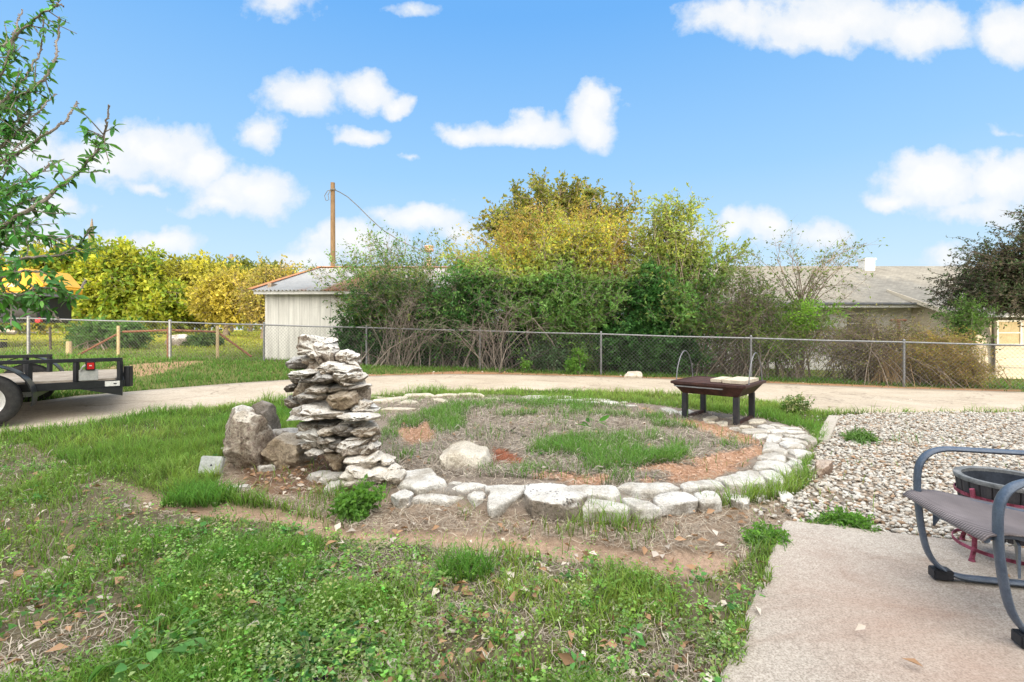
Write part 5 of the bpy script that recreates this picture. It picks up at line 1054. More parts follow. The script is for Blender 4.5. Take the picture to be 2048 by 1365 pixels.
mb = MB(); b = PT(1733, 545, 20.2); mb.box(b+(0, 0, .05), (.42, .42, .9)); mb.box(b+(0, 0, .53), (.5, .5, .08)); mb.build('chimney', M_white_trim, hs, bevel=.01)
mb = MB(); b = PT(1445, 545, 20.3); mb.lathe(b+(0, 0, -.25), [(.12, 0), (.12, .3), (.26, .36), (.3, .5), (.24, .66), (.05, .74)], 16); mb.build('roof_vent', simple('vent_metal', (.5, .48, .45), (.64, .62, .58), 8, .5, .4), hs, smooth=True)
mb = MB(); b = np.array(gp(1797, 14)); t_ = PT(1797, 641, 14); mb.tube([b, t_], .045, 8); mb.tube([PT(1782, 641, 14), PT(1812, 641, 14)], .035, 8); tag(mb.build('clothesline_post', M_rust, smooth=True), 'rusty T shaped clothesline post behind the twig shrub', 'post')

# ------------------------------------------------------------------ trailer
tr_n = np.array([-5.54, 6.76]); ax_a = np.array([-.81, -.587]); ax_a /= np.linalg.norm(ax_a); ax_w = np.array([-.587, .81]); ax_w /= np.linalg.norm(ax_w)
zg = .085
tl = thing('utility_trailer', 'black open utility trailer with wooden deck parked on the driveway at left', 'trailer', (-5.6, 6.0, zg))
def TP(t, w, z): p = tr_n+ax_a*t+ax_w*w; return np.array([p[0], p[1], z])
AX3 = (np.array([*ax_a, 0]), np.array([*ax_w, 0]), np.array([0, 0, 1.]))
M_blk = simple('black_trailer_paint', (.012, .013, .016), (.022, .023, .027), 12, .38, spec=.5)
TWD = 1.9; TLN = 3.6; zt, zd = .905, .54
for w in (0, TWD):
    t0 = 0 if w == 0 else 1.0
    mb = MB(); mb.bar(TP(t0, w, zt-.025), TP(TLN, w, zt-.025), .05, .05); mb.build('top_rail', M_blk, tl, bevel=.006)
    for t in ((.03, .49, .95, 1.9, 2.8, 3.57)) if w == 0 else (1.03, 1.3, 1.9, 2.8, 3.57):
        mb = MB(); mb.bar(TP(t, w, zd+.05), TP(t, w, zt-.05), .055, .055, (1, 0, 0)); mb.build('rail_post', M_blk, tl, bevel=.005)
    mb = MB(); mb.bar(TP(0, w, zd), TP(TLN, w, zd), .06, .1); mb.build('side_beam', M_blk, tl, bevel=.006)
    mb = MB(); a_ = TP(.0, w, zd-.05); b_ = TP(.45, w, zd-.05); s_ = np.array([*ax_w, 0])*.05; mb.add([a_-s_, a_+s_, a_-s_-(0, 0, .12), a_+s_-(0, 0, .12), b_-s_, b_+s_], [(0, 1, 3, 2), (2, 3, 5, 4), (0, 2, 4), (1, 5, 3), (0, 4, 5, 1)]); mb.build('ramp_foot', M_blk, tl)
mb = MB(); mb.bar(TP(0, 0, zd), TP(0, TWD, zd), .06, .1); mb.build('rear_beam', M_blk, tl, bevel=.006)
mb = MB(); mb.bar(TP(-.06, .02, zd-.05), TP(-.06, .02, zd+.24), .07, .09, (1, 0, 0)); mb.build('gate_bracket', M_blk, tl, bevel=.006)
wood = simple('weathered_deck_plank', (.25, .21, .165), (.4, .35, .29), 3, .9, stretch=(2, 2, 8))
for k in range(11):
    w = .1+k*.178; mb = MB(); mb.bar(TP(.08, w, zd+.06), TP(TLN-.05, w, zd+.06), .165, .035); mb.build('deck_plank', wood, tl, bevel=.004)
for t in (.9, 1.9, 2.9): mb = MB(); mb.bar(TP(t, .0, zd-.09), TP(t, TWD, zd-.09), .05, .08); mb.build('cross_member', M_blk, tl)
M_tyre = simple('tyre_rubber', (.03, .03, .03), (.055, .052, .05), 20, .85)
for sgn, wb in ((-1, -.18), (1, TWD+.18)):
    c = TP(1.31, wb, zg+.335); axv = np.array([*ax_w, 0])*sgn; wh = thing('wheel', None, None, c-base_of(tl)); wh.parent = tl
    del_keys = [k for k in wh.keys()]
    for k in del_keys: del wh[k]
    mb = MB(); mb.lathe(c, [(.2, -.09), (.25, -.105), (.3, -.1), (.328, -.075), (.335, -.03), (.335, .03), (.328, .075), (.3, .1), (.25, .105), (.2, .09)], 48, axv, closed=True); mb.build('tyre', M_tyre, wh, smooth=True)
    mb = MB(); mb.lathe(c, [(.2, .09), (.205, .075), (.18, .06), (.16, .02), (.1, .025), (.09, .05), (.06, .055), (.055, .09), (.01, .095), (.01, -.09), (.2, -.09)], 48, axv, closed=True); mb.build('rim', simple('white_rim', (.66, .66, .64), (.76, .76, .74), 9, .4), wh, smooth=True)
    mb = MB(); V_, F_ = [], []; K = 22
    for k in range(K+1):
        th = math.radians(-12+204*k/K); r = .43+.02*math.sin(th)
        for ww in (-.13, .13):
            p = c+np.array([*ax_a, 0])*r*math.cos(th)*1.05+np.array([*ax_w, 0])*ww+np.array([0, 0, 1.])*(r*math.sin(th)); V_.append(p)
        for ww in (-.13, .13):
            p = c+np.array([*ax_a, 0])*(r-.012)*math.cos(th)*1.05+np.array([*ax_w, 0])*ww+np.array([0, 0, 1.])*((r-.012)*math.sin(th)); V_.append(p)
    for k in range(K): a, b = 4*k, 4*k+4; F_ += [(a, a+1, b+1, b), (a+2, b+2, b+3, a+3), (a, b, b+2, a+2), (a+1, a+3, b+3, b+1)]
    F_ += [(0, 2, 3, 1), (4*K, 4*K+1, 4*K+3, 4*K+2)]; mb.add(V_, F_); mb.build('fender', M_blk, tl, smooth=True)
mb = MB(); mb.bar(TP(1.36, -.1, zg+.335), TP(1.36, TWD+.1, zg+.335), .06, .06); mb.build('axle', M_blk, tl)
M_red = simple('red_lens', (.4, .01, .012), (.55, .02, .02), 30, .2, spec=.6); M_grey = simple('grey_plate', (.36, .36, .35), (.48, .48, .46), 12, .6, .3)
mb = MB(); mb.box(TP(.34, -.05, zt-.1), (.1, .06, .12), AX3); lh = mb.build('tail_light_housing', M_blk, tl, bevel=.008)
mb = MB(); mb.box(TP(.335, -.083, zt-.1), (.075, .012, .09), AX3); mb.build('tail_light', M_red, tl, bevel=.004)
mb = MB(); mb.box(TP(.335, -.091, zt-.095), (.025, .004, .012), AX3); mb.build('reflector', M_white_trim, tl)
mb = MB(); mb.box(TP(.36, -.045, zd+.14), (.2, .015, .15), AX3); mb.tube([TP(.44, -.06, zd+.2), TP(.42, -.07, zd+.25), TP(.38, -.06, zd+.29)], .012, 6); mb.build('plate_bracket', M_grey, tl, bevel=.004)
mb = MB(); mb.box(TP(.11, -.033, zd+.005), (.16, .004, .07), AX3); mb.build('reflective_tape', M_white_trim, tl)
mb = MB(); mb.box(TP(.08, -.037, zd+.005), (.03, .003, .014), AX3); mb.build('tape_mark', M_blk, tl)

# ------------------------------------------------------------------ yellow machine behind the fence
my = 18.0
mac = thing('loader', 'yellow and black construction machine half hidden by leaves at the left edge', 'construction machine', (-20.5, my, float(g(-20.5, my))))
M_yel = simple('yellow_machine_paint', (.62, .31, .015), (.72, .38, .03), 3, .4, spec=.45)
a_ = PT(-160, 586, my); b_ = PT(86, 545, my); x0, x1 = a_[0], b_[0]; zl, zh = a_[2], b_[2]
mb = MB(); mb.add([(x0, my, zl), (x1, my, zl), (x1+.02, my, zl+.28), (x1-.55, my, zh+.15), (x0, my, zh+.3)]+[(x0, my+1.7, zl), (x1, my+1.7, zl), (x1+.02, my+1.7, zl+.28), (x1-.55, my+1.7, zh+.15), (x0, my+1.7, zh+.3)], [(0, 1, 2, 3, 4), (9, 8, 7, 6, 5), (0, 5, 6, 1), (1, 6, 7, 2), (2, 7, 8, 3), (3, 8, 9, 4), (0, 4, 9, 5)]); mb.build('body', M_yel, mac, bevel=.05, smooth=True)
mb = MB(); mb.box(((x0+x1)/2, my+.85, zl-.06), (x1-x0-.1, 1.74, .12)); mb.build('skirt', simple('mauve_grey_trim', (.2, .18, .2), (.3, .28, .3), 4, .5), mac, bevel=.02)
mb = MB(); mb.box(((x0+x1)/2-.15, my+.85, zl-.62), (x1-x0-.3, 1.4, 1.0)); mb.build('chassis', M_blk, mac, bevel=.06)
for px in (36, 56, 74): mb = MB(); p = PT(px, 628, my); mb.lathe(p+(0, 0, 0), [(.02, -.2), (.24, -.2), (.27, 0), (.24, .2), (.02, .2)], 20, (1, 0, 0)); mb.build('track_roller', M_tyre, mac, smooth=True)
mb = MB(); p = PT(78, 641, my-.1); mb.lathe(p, [(.005, -.08), (.1, -.06), (.11, 0), (.1, .05), (.005, .05)], 16, (0, 1, 0)); mb.build('tail_light', simple('red_lamp', (.5, .03, .04), (.6, .06, .06), 9, .3), mac, smooth=True)
for k, px in enumerate((-70, -150)):
    p = PT(px, 672, my); mb = MB(); c = np.array([p[0], my+.3, float(g(p[0], my))+.62]); mb.lathe(c, [(.3, -.25), (.52, -.27), (.62, -.18), (.62, .18), (.52, .27), (.3, .25)], 32, (0, 1, 0), closed=True); mb.build('tyre', M_tyre, mac, smooth=True)
mb = MB(); mb.tube([PT(-60, 655, my), PT(0, 661, my), PT(32, 665, my)], [.1, .1, .06], 10); mb.build('support_arm', simple('tan_steel', (.4, .34, .28), (.5, .43, .36), 5, .7), mac, smooth=True)
mb = MB(); p = PT(2, 690, my); mb.box(p, (.25, .25, .22)); mb.box(p+(0, 0, .2), (.45, .1, .04)); mb.build('step_box', M_blk, mac, bevel=.02)
def text_mesh(body, size, name, mat, parent, loc, depth=.006, rot=(math.pi/2, 0, 0), shear=0):
    cu = bpy.data.curves.new(name, 'FONT'); cu.body = body; cu.size = size; cu.extrude = depth; cu.shear = shear; cu.offset = size*.02
    t = bpy.data.objects.new(name, cu); COL.objects.link(t); dg = bpy.context.evaluated_depsgraph_get(); me = bpy.data.meshes.new_from_object(t.evaluated_get(dg)); bpy.data.objects.remove(t)
    o = link(name, me, mat, parent); o.rotation_euler = rot; o.location = np.array(loc)-base_of(parent); return o
text_mesh('CASE', .17, 'lettering', M_white_trim, mac, PT(13, 574, my-.012), shear=.25)

# ------------------------------------------------------------------ fire pit table
pit = thing('fire_pit', 'rusty brown steel fire pit table with four legs and two hoop handles', 'fire pit', (2.87, 6.6, float(g(2.87, 6.6))))
M_pit = simple('rusty_brown_steel', (.035, .016, .014), (.09, .038, .03), 9, .55, .2, spec=.4); M_leg = simple('dark_blue_steel', (.025, .028, .04), (.055, .05, .055), 9, .4, .3, spec=.5)
pc = np.array([2.87, 6.6]); pu = np.array([.66, -.6]); pu /= np.linalg.norm(pu); pv = np.array([.6, .66]); pv /= np.linalg.norm(pv)     # u: left->near corner, v: near->right corner
def PP(u, v, z): p = pc+pu*u+pv*v; return np.array([p[0], p[1], z])
PAX = (np.array([*pu, 0]), np.array([*pv, 0]), np.array([0, 0, 1.]))
hr, hb, zt_, zb_ = .47, .36, .575, .43; zg0 = float(g(2.87, 6.6))+.05
mb = MB(); o = [(-1, -1), (1, -1), (1, 1), (-1, 1)]
top = [PP(a*hr, b*hr, zt_) for a, b in o]; bot = [PP(a*hb, b*hb, zb_) for a, b in o]; top2 = [PP(a*(hr-.02), b*(hr-.02), zt_) for a, b in o]; bot2 = [PP(a*(hb-.02), b*(hb-.02), zb_+.015) for a, b in o]
mb.add(top+bot+top2+bot2, [(i, (i+1) % 4, 4+(i+1) % 4, 4+i) for i in range(4)]+[(8+i, 12+i, 12+(i+1) % 4, 8+(i+1) % 4) for i in range(4)]+[(i, 8+i, 8+(i+1) % 4, (i+1) % 4) for i in range(4)]+[(4, 5, 6, 7), (15, 14, 13, 12)]); mb.build('fire_pan', M_pit, pit)
for a, b in ((0, 1), (1, 2), (2, 3), (3, 0)):
    pa_, pb_ = PP(o[a][0]*hr, o[a][1]*hr, zt_+.004), PP(o[b][0]*hr, o[b][1]*hr, zt_+.004); mb = MB(); mb.bar(pa_, pb_, .035, .035); mb.build('rim_bar', M_pit, pit, bevel=.004)
# expanded metal grate
P0, P1 = [], []; st = .035; hw = hr-.02; k = -2*hw
while k < 2*hw:
    for sg in (1, -1):
        u0, u1 = max(-hw, -hw+k if False else k-hw), min(hw, k+hw)
        u0 = max(-hw, k-hw); u1 = min(hw, k+hw)
        if u1 > u0: P0.append(PP(u0, sg*(u0-k), zt_+.012)); P1.append(PP(u1, sg*(u1-k), zt_+.012))
    k += st
P0, P1 = np.array(P0), np.array(P1); V, Q = tubes_np(P0, P1, np.full(len(P0), .0045), np.full(len(P0), .0045), 4); link('grate', mesh('grate', V-base_of(pit), Q), M_pit, pit)
lg = .335
for a, b in o:
    mb = MB(); p = PP(a*lg, b*lg, 0); mb.box((p[0], p[1], (zg0-.02+zb_)/2), (.07, .07, zb_-zg0+.02), PAX); mb.build('leg', M_leg, pit, bevel=.005)
for sgn in (-1, 1):
    mb = MB(); mb.bar(PP(sgn*lg, -lg+.036, zg0+.02), PP(sgn*lg, lg-.036, zg0+.02), .05, .04); mb.build('stretcher', M_pit, pit, bevel=.004)
    mb = MB(); u = sgn*(hr+.005); zb0 = zt_; pts = []
    for k in range(21):
        f = k/20; pts.append(PP(u, -.3+.6*f if sgn > 0 else -.3+.6*f, zb0+.42*(math.sin(math.pi*f)**.55)))
    mb.tube(pts, .0075, 8); mb.build('hoop_handle', simple('grey_rod', (.16, .16, .17), (.3, .3, .31), 12, .5, .4), pit, smooth=True)
mb = MB(); mb.bar(PP(-.42, -hr-.03, zt_-.04), PP(.22, -hr-.03, zt_-.04), .03, .012); mb.build('edge_strip', M_galv, pit)
wd1 = simple('pale_board', (.52, .44, .33), (.66, .58, .46), 4, .85, stretch=(2, 6, 2))
def board(u0, u1, v0, v1, z, h, lb):
    mb = MB(); c = PP((u0+u1)/2, (v0+v1)/2, z+h/2); mb.box(c, (u1-u0, v1-v0, h), PAX); ob = mb.build('wooden_board', wd1, bevel=.004); return tag(ob, lb, 'board', 'wooden boards on the fire pit')
board(-.02, .12, -.26, .2, zt_+.02, .042, 'narrow pale board on the fire pit grate, left of the wide one')
board(.15, .43, -.3, .32, zt_+.02, .045, 'wide pale board on the fire pit grate below the right hoop')
# plank at the gravel edge
A0, A1 = np.array(at3(1643, 884, .03)), np.array(at3(1668, 834, .03)); mb = MB(); mb.bar(A0, A1, .13, .04)
tag(mb.build('plank', simple('grey_plank', (.36, .32, .27), (.52, .48, .42), 5, .9, stretch=(8, 2, 2)), bevel=.006), 'weathered grey plank set between the ring stones and the gravel', 'plank')

# grey electrical box
b = np.array(at3(424, 950)); bx = thing('junction_box', 'tilted grey plastic electrical box in the grass left of the boulders', 'electrical box', b)
R = Matrix.Rotation(math.radians(18), 3, 'Z') @ Matrix.Rotation(math.radians(-16), 3, 'X') @ Matrix.Rotation(math.radians(7), 3, 'Y'); AXB = [np.array(R.col[i]) for i in range(3)]
M_box = simple('grey_box_plastic', (.46, .48, .47), (.58, .6, .58), 7, .5)
mb = MB(); cb = b+np.array([0, 0, .085]); mb.box(cb, (.175, .1, .155), AXB); mb.build('body', M_box, bx, bevel=.012)
mb = MB(); mb.box(cb-AXB[1]*.056, (.165, .012, .145), AXB); mb.build('cover', M_box, bx, bevel=.005)
mb = MB(); mb.lathe(cb-AXB[1]*.064+AXB[0]*.01, [(.001, -.003), (.008, -.003), (.008, .002), (.001, .002)], 10, AXB[1]); mb.build('screw', M_leg, bx)
mb = MB(); mb.tube([b+(.02, .05, -.05), b+(.02, .05, .05), cb], .014, 8); mb.build('conduit', M_box, bx, smooth=True)

# ------------------------------------------------------------------ patio chair
ch = thing('patio_chair', 'blue grey metal sling chair facing left on the patio at the right edge', 'chair', (2.55, 2.17, .035))
M_fr = simple('blue_grey_powder_coat', (.055, .08, .125), (.11, .145, .2), 16, .36, .1, lo=.3, hi=.72, spec=.5)
m, nt, out = newmat('sling_mesh'); v = coords(nt, 'Object'); w = N(nt, 'ShaderNodeTexWave', bands_direction='Y'); w.inputs['Scale'].default_value = 24; nt.links.new(v, w.inputs['Vector'])
w2 = N(nt, 'ShaderNodeTexWave', bands_direction='X'); w2.inputs['Scale'].default_value = 30; nt.links.new(v, w2.inputs['Vector'])
c = mix(nt, w.outputs['Fac'], (.1, .085, .09), (.23, .205, .21)); c = mix(nt, .5, c, ramp(nt, w2.outputs['Fac'], [(0, (.6, .6, .6)), (1, (1.2, 1.2, 1.2))]), 'MULTIPLY'); c = mix(nt, 1.0, c, ramp(nt, noise(nt, 6, 6, .6, v), [(.3, (.8, .8, .8)), (.7, (1.2, 1.2, 1.2))]), 'MULTIPLY')
bsdf(nt, out, c, .8, 0, w.outputs['Fac'], .3, .002, .2); M_sling = m
cf = np.array([.975, -.22]); cf /= np.linalg.norm(cf); cs = np.array([-.18, -.985]); cs = np.array([cf[1], -cf[0]])            # cf: front -> back, cs: far -> near
far0 = np.array([2.12, 2.42])
def CP(f, s, z): p = far0+cf*f+cs*s; return np.array([p[0], p[1], z+.035])
def round_path(pts, r, n=7):
    out = [np.array(pts[0])]
    for a, b, c in zip(pts[:-2], pts[1:-1], pts[2:]):
        a, b, c = map(np.array, (a, b, c)); d1 = (a-b); d2 = (c-b); l1, l2 = np.linalg.norm(d1), np.linalg.norm(d2); q = min(r, l1*.49, l2*.49); p0 = b+d1/l1*q; p1 = b+d2/l2*q
        for k in range(n+1):
            t = k/n; out.append(p0*(1-t)**2+2*b*t*(1-t)+p1*t*t)
    out.append(np.array(pts[-1])); return out
CWD = .53
for s in (0, CWD):
    prof = [(.9, .03), (.035, .03), (-.035, .63), (.8, .66)]
    prof2 = [CP(f, s, z) for f, z in [(.95, .02), (.02, .02), (-.045, .3), (-.055, .42), (-.03, .655), (.35, .665), (.85, .62)]]
    pth = round_path([CP(.95, s, .02), CP(.015, s, .02), CP(-.05, s, .36), CP(-.045, s, .665), CP(.85, s, .655)], .2, 9)
    mb = MB(); mb.tube(pth, .0125, 12, rx=2.1); mb.build('side_frame', M_fr, ch, smooth=True)
    mb = MB(); a_ = CP(.055, s, .035); mb.box(a_+(0, 0, -.003), (.085, .058, .05), (np.array([*cf, 0]), np.array([*cs, 0]), np.array([0, 0, 1.]))); mb.build('foot_glide', simple('black_plastic', (.02, .022, .027), (.04, .042, .05), 12, .5), ch, bevel=.005, smooth=True)
    mb = MB(); s2 = s+(-.02 if s else .02); mb.tube(round_path([CP(-.07, s2, .42), CP(.0, s2, .435), CP(.46, s2, .36), CP(.78, s2, .95)], .09), .013, 10); mb.build('sling_rail', M_fr, ch, smooth=True)
    mb = MB(); d_ = -1 if s else 1; mb.add([CP(.02, s-d_*0, .40), CP(.02, s-d_*0, .27), CP(.05, s+d_*.07, .41), CP(.03, s, .40), CP(.03, s, .27), CP(.06, s+d_*.07, .41)], [(0, 1, 2), (5, 4, 3), (0, 3, 4, 1), (1, 4, 5, 2), (2, 5, 3, 0)]); mb.build('gusset', M_fr, ch)
nu, nv = 40, 18; rows = []; path = round_path([(-.105, .41), (-.075, .437), (.02, .445), (.46, .365), (.78, .95)], .08, 8); path = np.array([(p[0], p[1]) for p in path]); Lp = np.r_[0, np.cumsum(np.hypot(*np.diff(path, axis=0).T))]; tt = np.linspace(0, Lp[-1], nu)
pf, pz = np.interp(tt, Lp, path[:, 0]), np.interp(tt, Lp, path[:, 1])
for i in range(nu):
    for j in range(nv):
        s = -.012+(CWD+.024)*j/(nv-1); sag = -.022*math.sin(math.pi*j/(nv-1))*sstep(0, 6, i); bow = -.03*math.sin(math.pi*j/(nv-1))*(1-sstep(0, 4, i)); rows.append(CP(pf[i]+bow*0-.0, s, pz[i]+float(sag)))
V = np.array(rows); ii = np.arange(nu*nv).reshape(nu, nv); Q = np.stack([ii[:-1, :-1].ravel(), ii[1:, :-1].ravel(), ii[1:, 1:].ravel(), ii[:-1, 1:].ravel()], 1)
o_ = link('sling', mesh('sling', V-base_of(ch), Q, None, True), M_sling, ch); sm = o_.modifiers.new('thick', 'SOLIDIFY'); sm.thickness = .006
mb = MB(); mb.tube([CP(-.085, .0, .415), CP(-.092, CWD*.5, .41), CP(-.085, CWD, .415)], .014, 10); mb.build('front_bar', M_fr, ch, smooth=True)
# ------------------------------------------------------------------ barrel planter in its stand
bc = np.array([2.75, 2.63]); stn = thing('plant_stand', 'worn raspberry red iron plant stand behind the chair', 'plant stand', (bc[0], bc[1], .035)); bar = thing('barrel_planter', 'empty half barrel planter with a pale rim sitting in the red stand', 'planter', (bc[0], bc[1], .2))
M_pink = simple('worn_red_iron', (.14, .022, .04), (.36, .09, .15), 24, .55, .1, lo=.4, hi=.6); M_barrel = simple('dark_stave', (.035, .035, .042), (.075, .07, .075), 9, .7, stretch=(6, 6, 1)); M_brim = simple('grey_rim', (.11, .12, .125), (.26, .265, .27), 12, .7)
n = 26
mb = MB(); prof = [(.175, .17), (.205, .32), (.222, .47)]
for k in range(n):
    a0, a1 = 2*math.pi*(k+.03)/n, 2*math.pi*(k+.97)/n; v_ = []
    for (r, z) in prof:
        for a in (a0, a1):
            for dr in (0, -.02): v_.append((bc[0]+(r+dr)*math.cos(a), bc[1]+(r+dr)*math.sin(a), z))
    f_ = []
    for i in range(2):
        q = 4*i; f_ += [(q, q+2, q+6, q+4), (q+1, q+5, q+7, q+3), (q, q+4, q+5, q+1), (q+2, q+3, q+7, q+6)]
    f_ += [(0, 1, 3, 2), (8, 10, 11, 9)]; mb.add(v_, f_)
mb.build('staves', M_barrel, bar, bevel=.003)
mb = MB(); mb.lathe((bc[0], bc[1], 0), [(.147, .18), (.176, .32), (.193, .462)], 48); mb.lathe((bc[0], bc[1], .185), [(.001, 0), (.155, 0)], 40); mb.build('liner', simple('blue_black_liner', (.02, .025, .035), (.045, .055, .075), 7, .8), bar, smooth=True)
mb = MB(); mb.lathe((bc[0], bc[1], .475), [(.225, -.016), (.229, .0), (.226, .007), (.21, .009), (.193, .004), (.193, -.02)], 56, closed=True); mb.build('rim', M_brim, bar, smooth=True)
for r, z, nm in ((.2195, .385, 'upper_ring'), (.228, .1, 'lower_ring')):
    mb = MB(); mb.lathe((bc[0], bc[1], z), [(r, -.009), (r+.005, -.009), (r+.005, .009), (r, .009)], 56, closed=True); mb.build(nm, M_pink, stn, smooth=True)
for k in range(4):
    a = math.radians(188+90*k); d = np.array([math.cos(a), math.sin(a), 0]); c = np.array([bc[0], bc[1], 0]); mb = MB(); mb.tube([c+d*.238+(0, 0, .43), c+d*.229+(0, 0, .39), c+d*.218+(0, 0, .2), c+d*.223+(0, 0, .1), c+d*.238+(0, 0, .05)], .009, 8, rx=1.5); mb.tube([c+d*.238+(0, 0, .036), c+d*.238+(0, 0, .05)], [.016, .012], 10); mb.build('leg', M_pink, stn, smooth=True)
mb = MB(); mb.bar((bc[0]-.215, bc[1], .16), (bc[0]+.215, bc[1], .16), .03, .008); mb.bar((bc[0], bc[1]-.215, .151), (bc[0], bc[1]+.215, .151), .03, .008); mb.build('seat_bars', M_pink, stn)

# ------------------------------------------------------------------ the house behind the camera that shades the yard
hb_ = thing('house', 'long low house with a pitched roof behind the viewer, shading the yard', 'house', (1.2, -5.5, 0))
HX0, HX1, RZ = -9.6, 12.6, 6.0
mb = MB(); mb.box(((HX0+HX1)/2, -6.4, 1.3), (HX1-HX0, 7.6, 3.0)); mb.build('walls', simple('tan_siding', (.6, .55, .47), (.68, .63, .55), 3, .85), hb_)
mb = MB(); mb.add([(HX0-.4, -2.3, 2.75), (HX1+.4, -2.3, 2.75), (HX1+.4, -6.4, RZ), (HX0-.4, -6.4, RZ), (HX0-.4, -10.5, 2.75), (HX1+.4, -10.5, 2.75)], [(0, 1, 2, 3), (3, 2, 5, 4), (0, 3, 4), (1, 5, 2), (0, 4, 5, 1)]); mb.build('roof', M_shing, hb_)

# ------------------------------------------------------------------ sky, sun, camera
SUN_EL = math.radians(9.0); SUN_AZ = math.radians(0.0)         # sun low behind the camera
W = bpy.data.worlds.new('World'); SC.world = W; W.use_nodes = True; nt = W.node_tree; nt.nodes.clear()
out = N(nt, 'ShaderNodeOutputWorld'); bg = N(nt, 'ShaderNodeBackground'); tc = N(nt, 'ShaderNodeTexCoord'); sp = N(nt, 'ShaderNodeSeparateXYZ'); nt.links.new(tc.outputs['Generated'], sp.inputs[0])
sky = N(nt, 'ShaderNodeTexSky', sky_type='NISHITA'); sky.sun_disc = False; sky.sun_elevation = SUN_EL; sky.sun_rotation = math.pi+SUN_AZ; sky.altitude = 300; sky.dust_density = .6
zc = mth(nt, 'MAXIMUM', sp.outputs[2], 0.0)
grad = ramp(nt, zc, [(0, (.78, .88, .95)), (.13, (.56, .78, .98)), (.3, (.34, .63, .98)), (.55, (.16, .45, .93)), (1, (.14, .4, .88))])
yc = mth(nt, 'MAXIMUM', sp.outputs[1], .05); u = mth(nt, 'DIVIDE', sp.outputs[0], yc); vv = mth(nt, 'DIVIDE', sp.outputs[2], yc)
cb_ = N(nt, 'ShaderNodeCombineXYZ'); nt.links.new(u, cb_.inputs[0]); nt.links.new(vv, cb_.inputs[1])
wn = N(nt, 'ShaderNodeTexNoise'); wn.inputs['Scale'].default_value = 7; wn.inputs['Detail'].default_value = 7; wn.inputs['Roughness'].default_value = .55; nt.links.new(cb_.outputs[0], wn.inputs['Vector'])
wob = N(nt, 'ShaderNodeVectorMath', operation='SUBTRACT'); nt.links.new(wn.outputs['Color'], wob.inputs[0]); wob.inputs[1].default_value = (.5, .5, .5)
wsc = N(nt, 'ShaderNodeVectorMath', operation='SCALE'); nt.links.new(wob.outputs[0], wsc.inputs[0]); wsc.inputs[3].default_value = .13
pos = N(nt, 'ShaderNodeVectorMath', operation='ADD'); nt.links.new(cb_.outputs[0], pos.inputs[0]); nt.links.new(wsc.outputs[0], pos.inputs[1])
CL = [(1650, 45, 200, 62, 1), (1850, 62, 110, 62, 1), (2020, 55, 80, 70, 1), (1500, 30, 150, 40, .7), (600, 195, 75, 52, .9), (735, 178, 75, 36, .85), (520, 265, 52, 38, .8), (800, 205, 34, 22, .8), (720, 258, 52, 22, .9), (1030, 258, 130, 34, 1), (1185, 235, 62, 56, 1), (1195, 190, 42, 42, 1), (930, 262, 60, 26, .9),
      (300, 295, 130, 62, 1), (200, 320, 100, 55, .9), (400, 325, 75, 46, 1), (500, 385, 115, 52, .9), (440, 410, 75, 28, .8), (290, 372, 70, 14, .5), (310, 478, 95, 32, .95), (235, 480, 60, 24, .8), (840, 440, 82, 36, 1), (700, 490, 115, 40, .9), (620, 515, 90, 28, .7), (900, 470, 60, 30, .7),
      (1880, 350, 120, 60, 1), (2010, 365, 100, 60, 1), (1790, 395, 62, 28, .8), (1960, 420, 120, 30, .7), (1540, 450, 62, 44, .9), (1640, 468, 90, 36, .8), (1470, 455, 60, 32, .8), (1900, 500, 60, 25, .6), (100, 430, 90, 30, .8), (40, 300, 110, 60, .7), (60, 500, 100, 40, .6), (560, 20, 85, 30, .45), (810, 8, 55, 16, .4), (830, 312, 30, 9, .4), (2010, 264, 40, 10, .35),
      (1320, 480, 90, 35, .7), (-300, 330, 200, 90, 1), (2400, 150, 250, 100, 1), (2350, 420, 160, 60, .9), (-600, 120, 250, 80, .9)]
acc = None
for (cx, cy, rx, ry, k) in CL:
    s = N(nt, 'ShaderNodeVectorMath', operation='SUBTRACT'); nt.links.new(pos.outputs[0], s.inputs[0]); s.inputs[1].default_value = ((cx-CX)/F, (CY-cy)/F, 0)
    d = N(nt, 'ShaderNodeVectorMath', operation='MULTIPLY'); nt.links.new(s.outputs[0], d.inputs[0]); d.inputs[1].default_value = (F/rx, F/ry, 0)
    l = N(nt, 'ShaderNodeVectorMath', operation='LENGTH'); nt.links.new(d.outputs[0], l.inputs[0])
    v_ = mth(nt, 'MULTIPLY', mth(nt, 'SUBTRACT', 1.25, l.outputs['Value']), k); acc = v_ if acc is None else mth(nt, 'SMOOTH_MAX', acc, v_)
    if acc is not v_: acc.node.inputs[2].default_value = .25
fine = N(nt, 'ShaderNodeTexNoise'); fine.inputs['Scale'].default_value = 13; fine.inputs['Detail'].default_value = 8; fine.inputs['Roughness'].default_value = .6; nt.links.new(cb_.outputs[0], fine.inputs['Vector'])
den = mth(nt, 'ADD', acc, mth(nt, 'MULTIPLY', mth(nt, 'SUBTRACT', fine.outputs['Fac'], .5), 1.25))
mask = ramp(nt, den, [(.1, (0, 0, 0)), (.28, (.5, .5, .5)), (.52, (1, 1, 1))])
front = ramp(nt, sp.outputs[1], [(.1, (0, 0, 0)), (.25, (1, 1, 1))]); mask = mix(nt, 1.0, mask, front, 'MULTIPLY')
ccol = ramp(nt, mth(nt, 'ADD', den, mth(nt, 'MULTIPLY', mth(nt, 'SUBTRACT', wn.outputs['Fac'], .5), .8)), [(.25, (.76, .84, .94)), (.62, (.86, .9, .955)), (1.0, (.97, .97, .97))])
col = mix(nt, mask, grad, ccol)
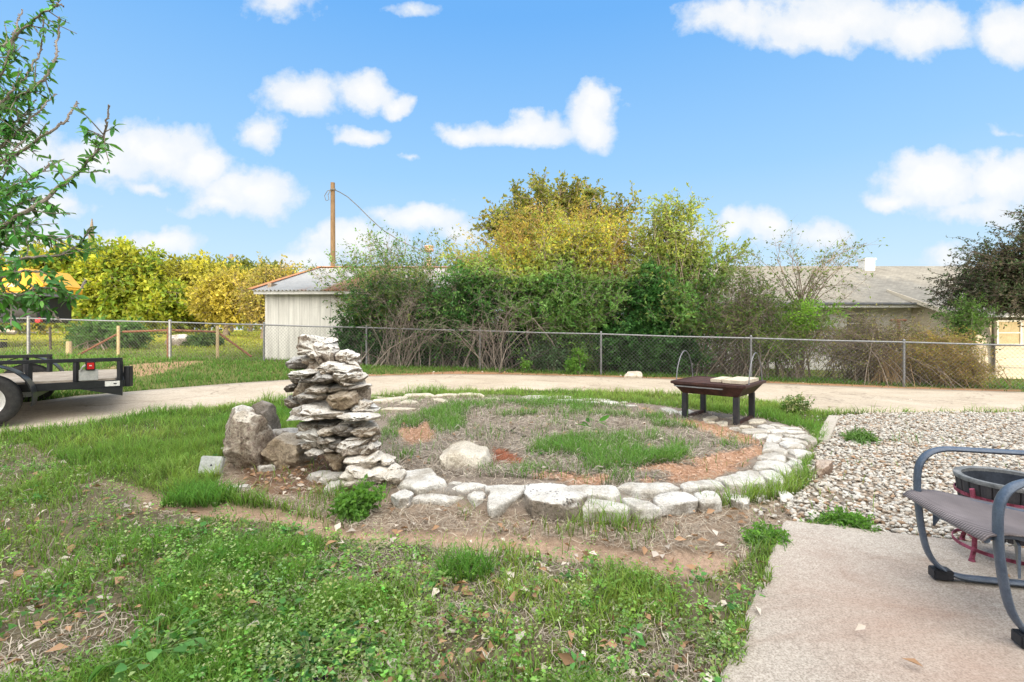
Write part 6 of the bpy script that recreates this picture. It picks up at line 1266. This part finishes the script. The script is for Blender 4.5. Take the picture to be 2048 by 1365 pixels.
# added fill light: sky out of view brightened overhead and behind the viewer
top_fill = ramp(nt, sp.outputs[2], [(.66, (0, 0, 0)), (.86, (1, 1, 1))]); back = ramp(nt, sp.outputs[1], [(-.35, (1, 1, 1)), (.05, (0, 0, 0))])
back = ramp(nt, mth(nt, 'MULTIPLY', sp.outputs[1], -1.0), [(.0, (0, 0, 0)), (.4, (1, 1, 1))])
bk_ = mix(nt, 1.0, back, ramp(nt, sp.outputs[2], [(.0, (0, 0, 0)), (.12, (1, 1, 1))]), 'MULTIPLY')
SKY_FILL = 3.3
col = mix(nt, top_fill, col, (SKY_FILL*1.0, SKY_FILL*.97, SKY_FILL*.93)); col = mix(nt, bk_, col, (3.9, 3.75, 3.5))
ns = N(nt, 'ShaderNodeVectorMath', operation='SCALE'); nt.links.new(sky.outputs[0], ns.inputs[0]); ns.inputs[3].default_value = .3
fin = mix(nt, 1.0, col, ns.outputs[0], 'ADD') if False else col
nt.links.new(fin, bg.inputs[0]); bg.inputs[1].default_value = 1.0
ad = N(nt, 'ShaderNodeAddShader'); bg2 = N(nt, 'ShaderNodeBackground'); nt.links.new(sky.outputs[0], bg2.inputs[0]); bg2.inputs[1].default_value = .012
nt.links.new(bg.outputs[0], ad.inputs[0]); nt.links.new(bg2.outputs[0], ad.inputs[1]); nt.links.new(ad.outputs[0], out.inputs[0])
W.cycles.sampling_method = 'MANUAL'; W.cycles.sample_map_resolution = 512

sl = bpy.data.lights.new('sun', 'SUN'); sl.energy = 5.0; sl.angle = math.radians(.6); sl.color = (1, .84, .6)
so = bpy.data.objects.new('sun', sl); COL.objects.link(so); so.rotation_euler = (math.pi/2-SUN_EL, 0, SUN_AZ); so.location = (0, -20, 12)

cam = bpy.data.cameras.new('camera'); co = bpy.data.objects.new('camera', cam); COL.objects.link(co); SC.camera = co
co.location = (0, 0, H); co.rotation_euler = (math.pi/2, 0, 0); cam.sensor_width = 36; cam.lens = F/2048*36; cam.shift_y = (CY-682.5)/2048; cam.clip_start = .05; cam.clip_end = 2000
SC.view_settings.view_transform = 'Standard'; SC.view_settings.look = 'None'; SC.view_settings.exposure = 0; SC.view_settings.gamma = 1
SC.cycles.max_bounces = 6; SC.cycles.diffuse_bounces = 3; SC.cycles.transmission_bounces = 3; SC.cycles.use_denoising = True
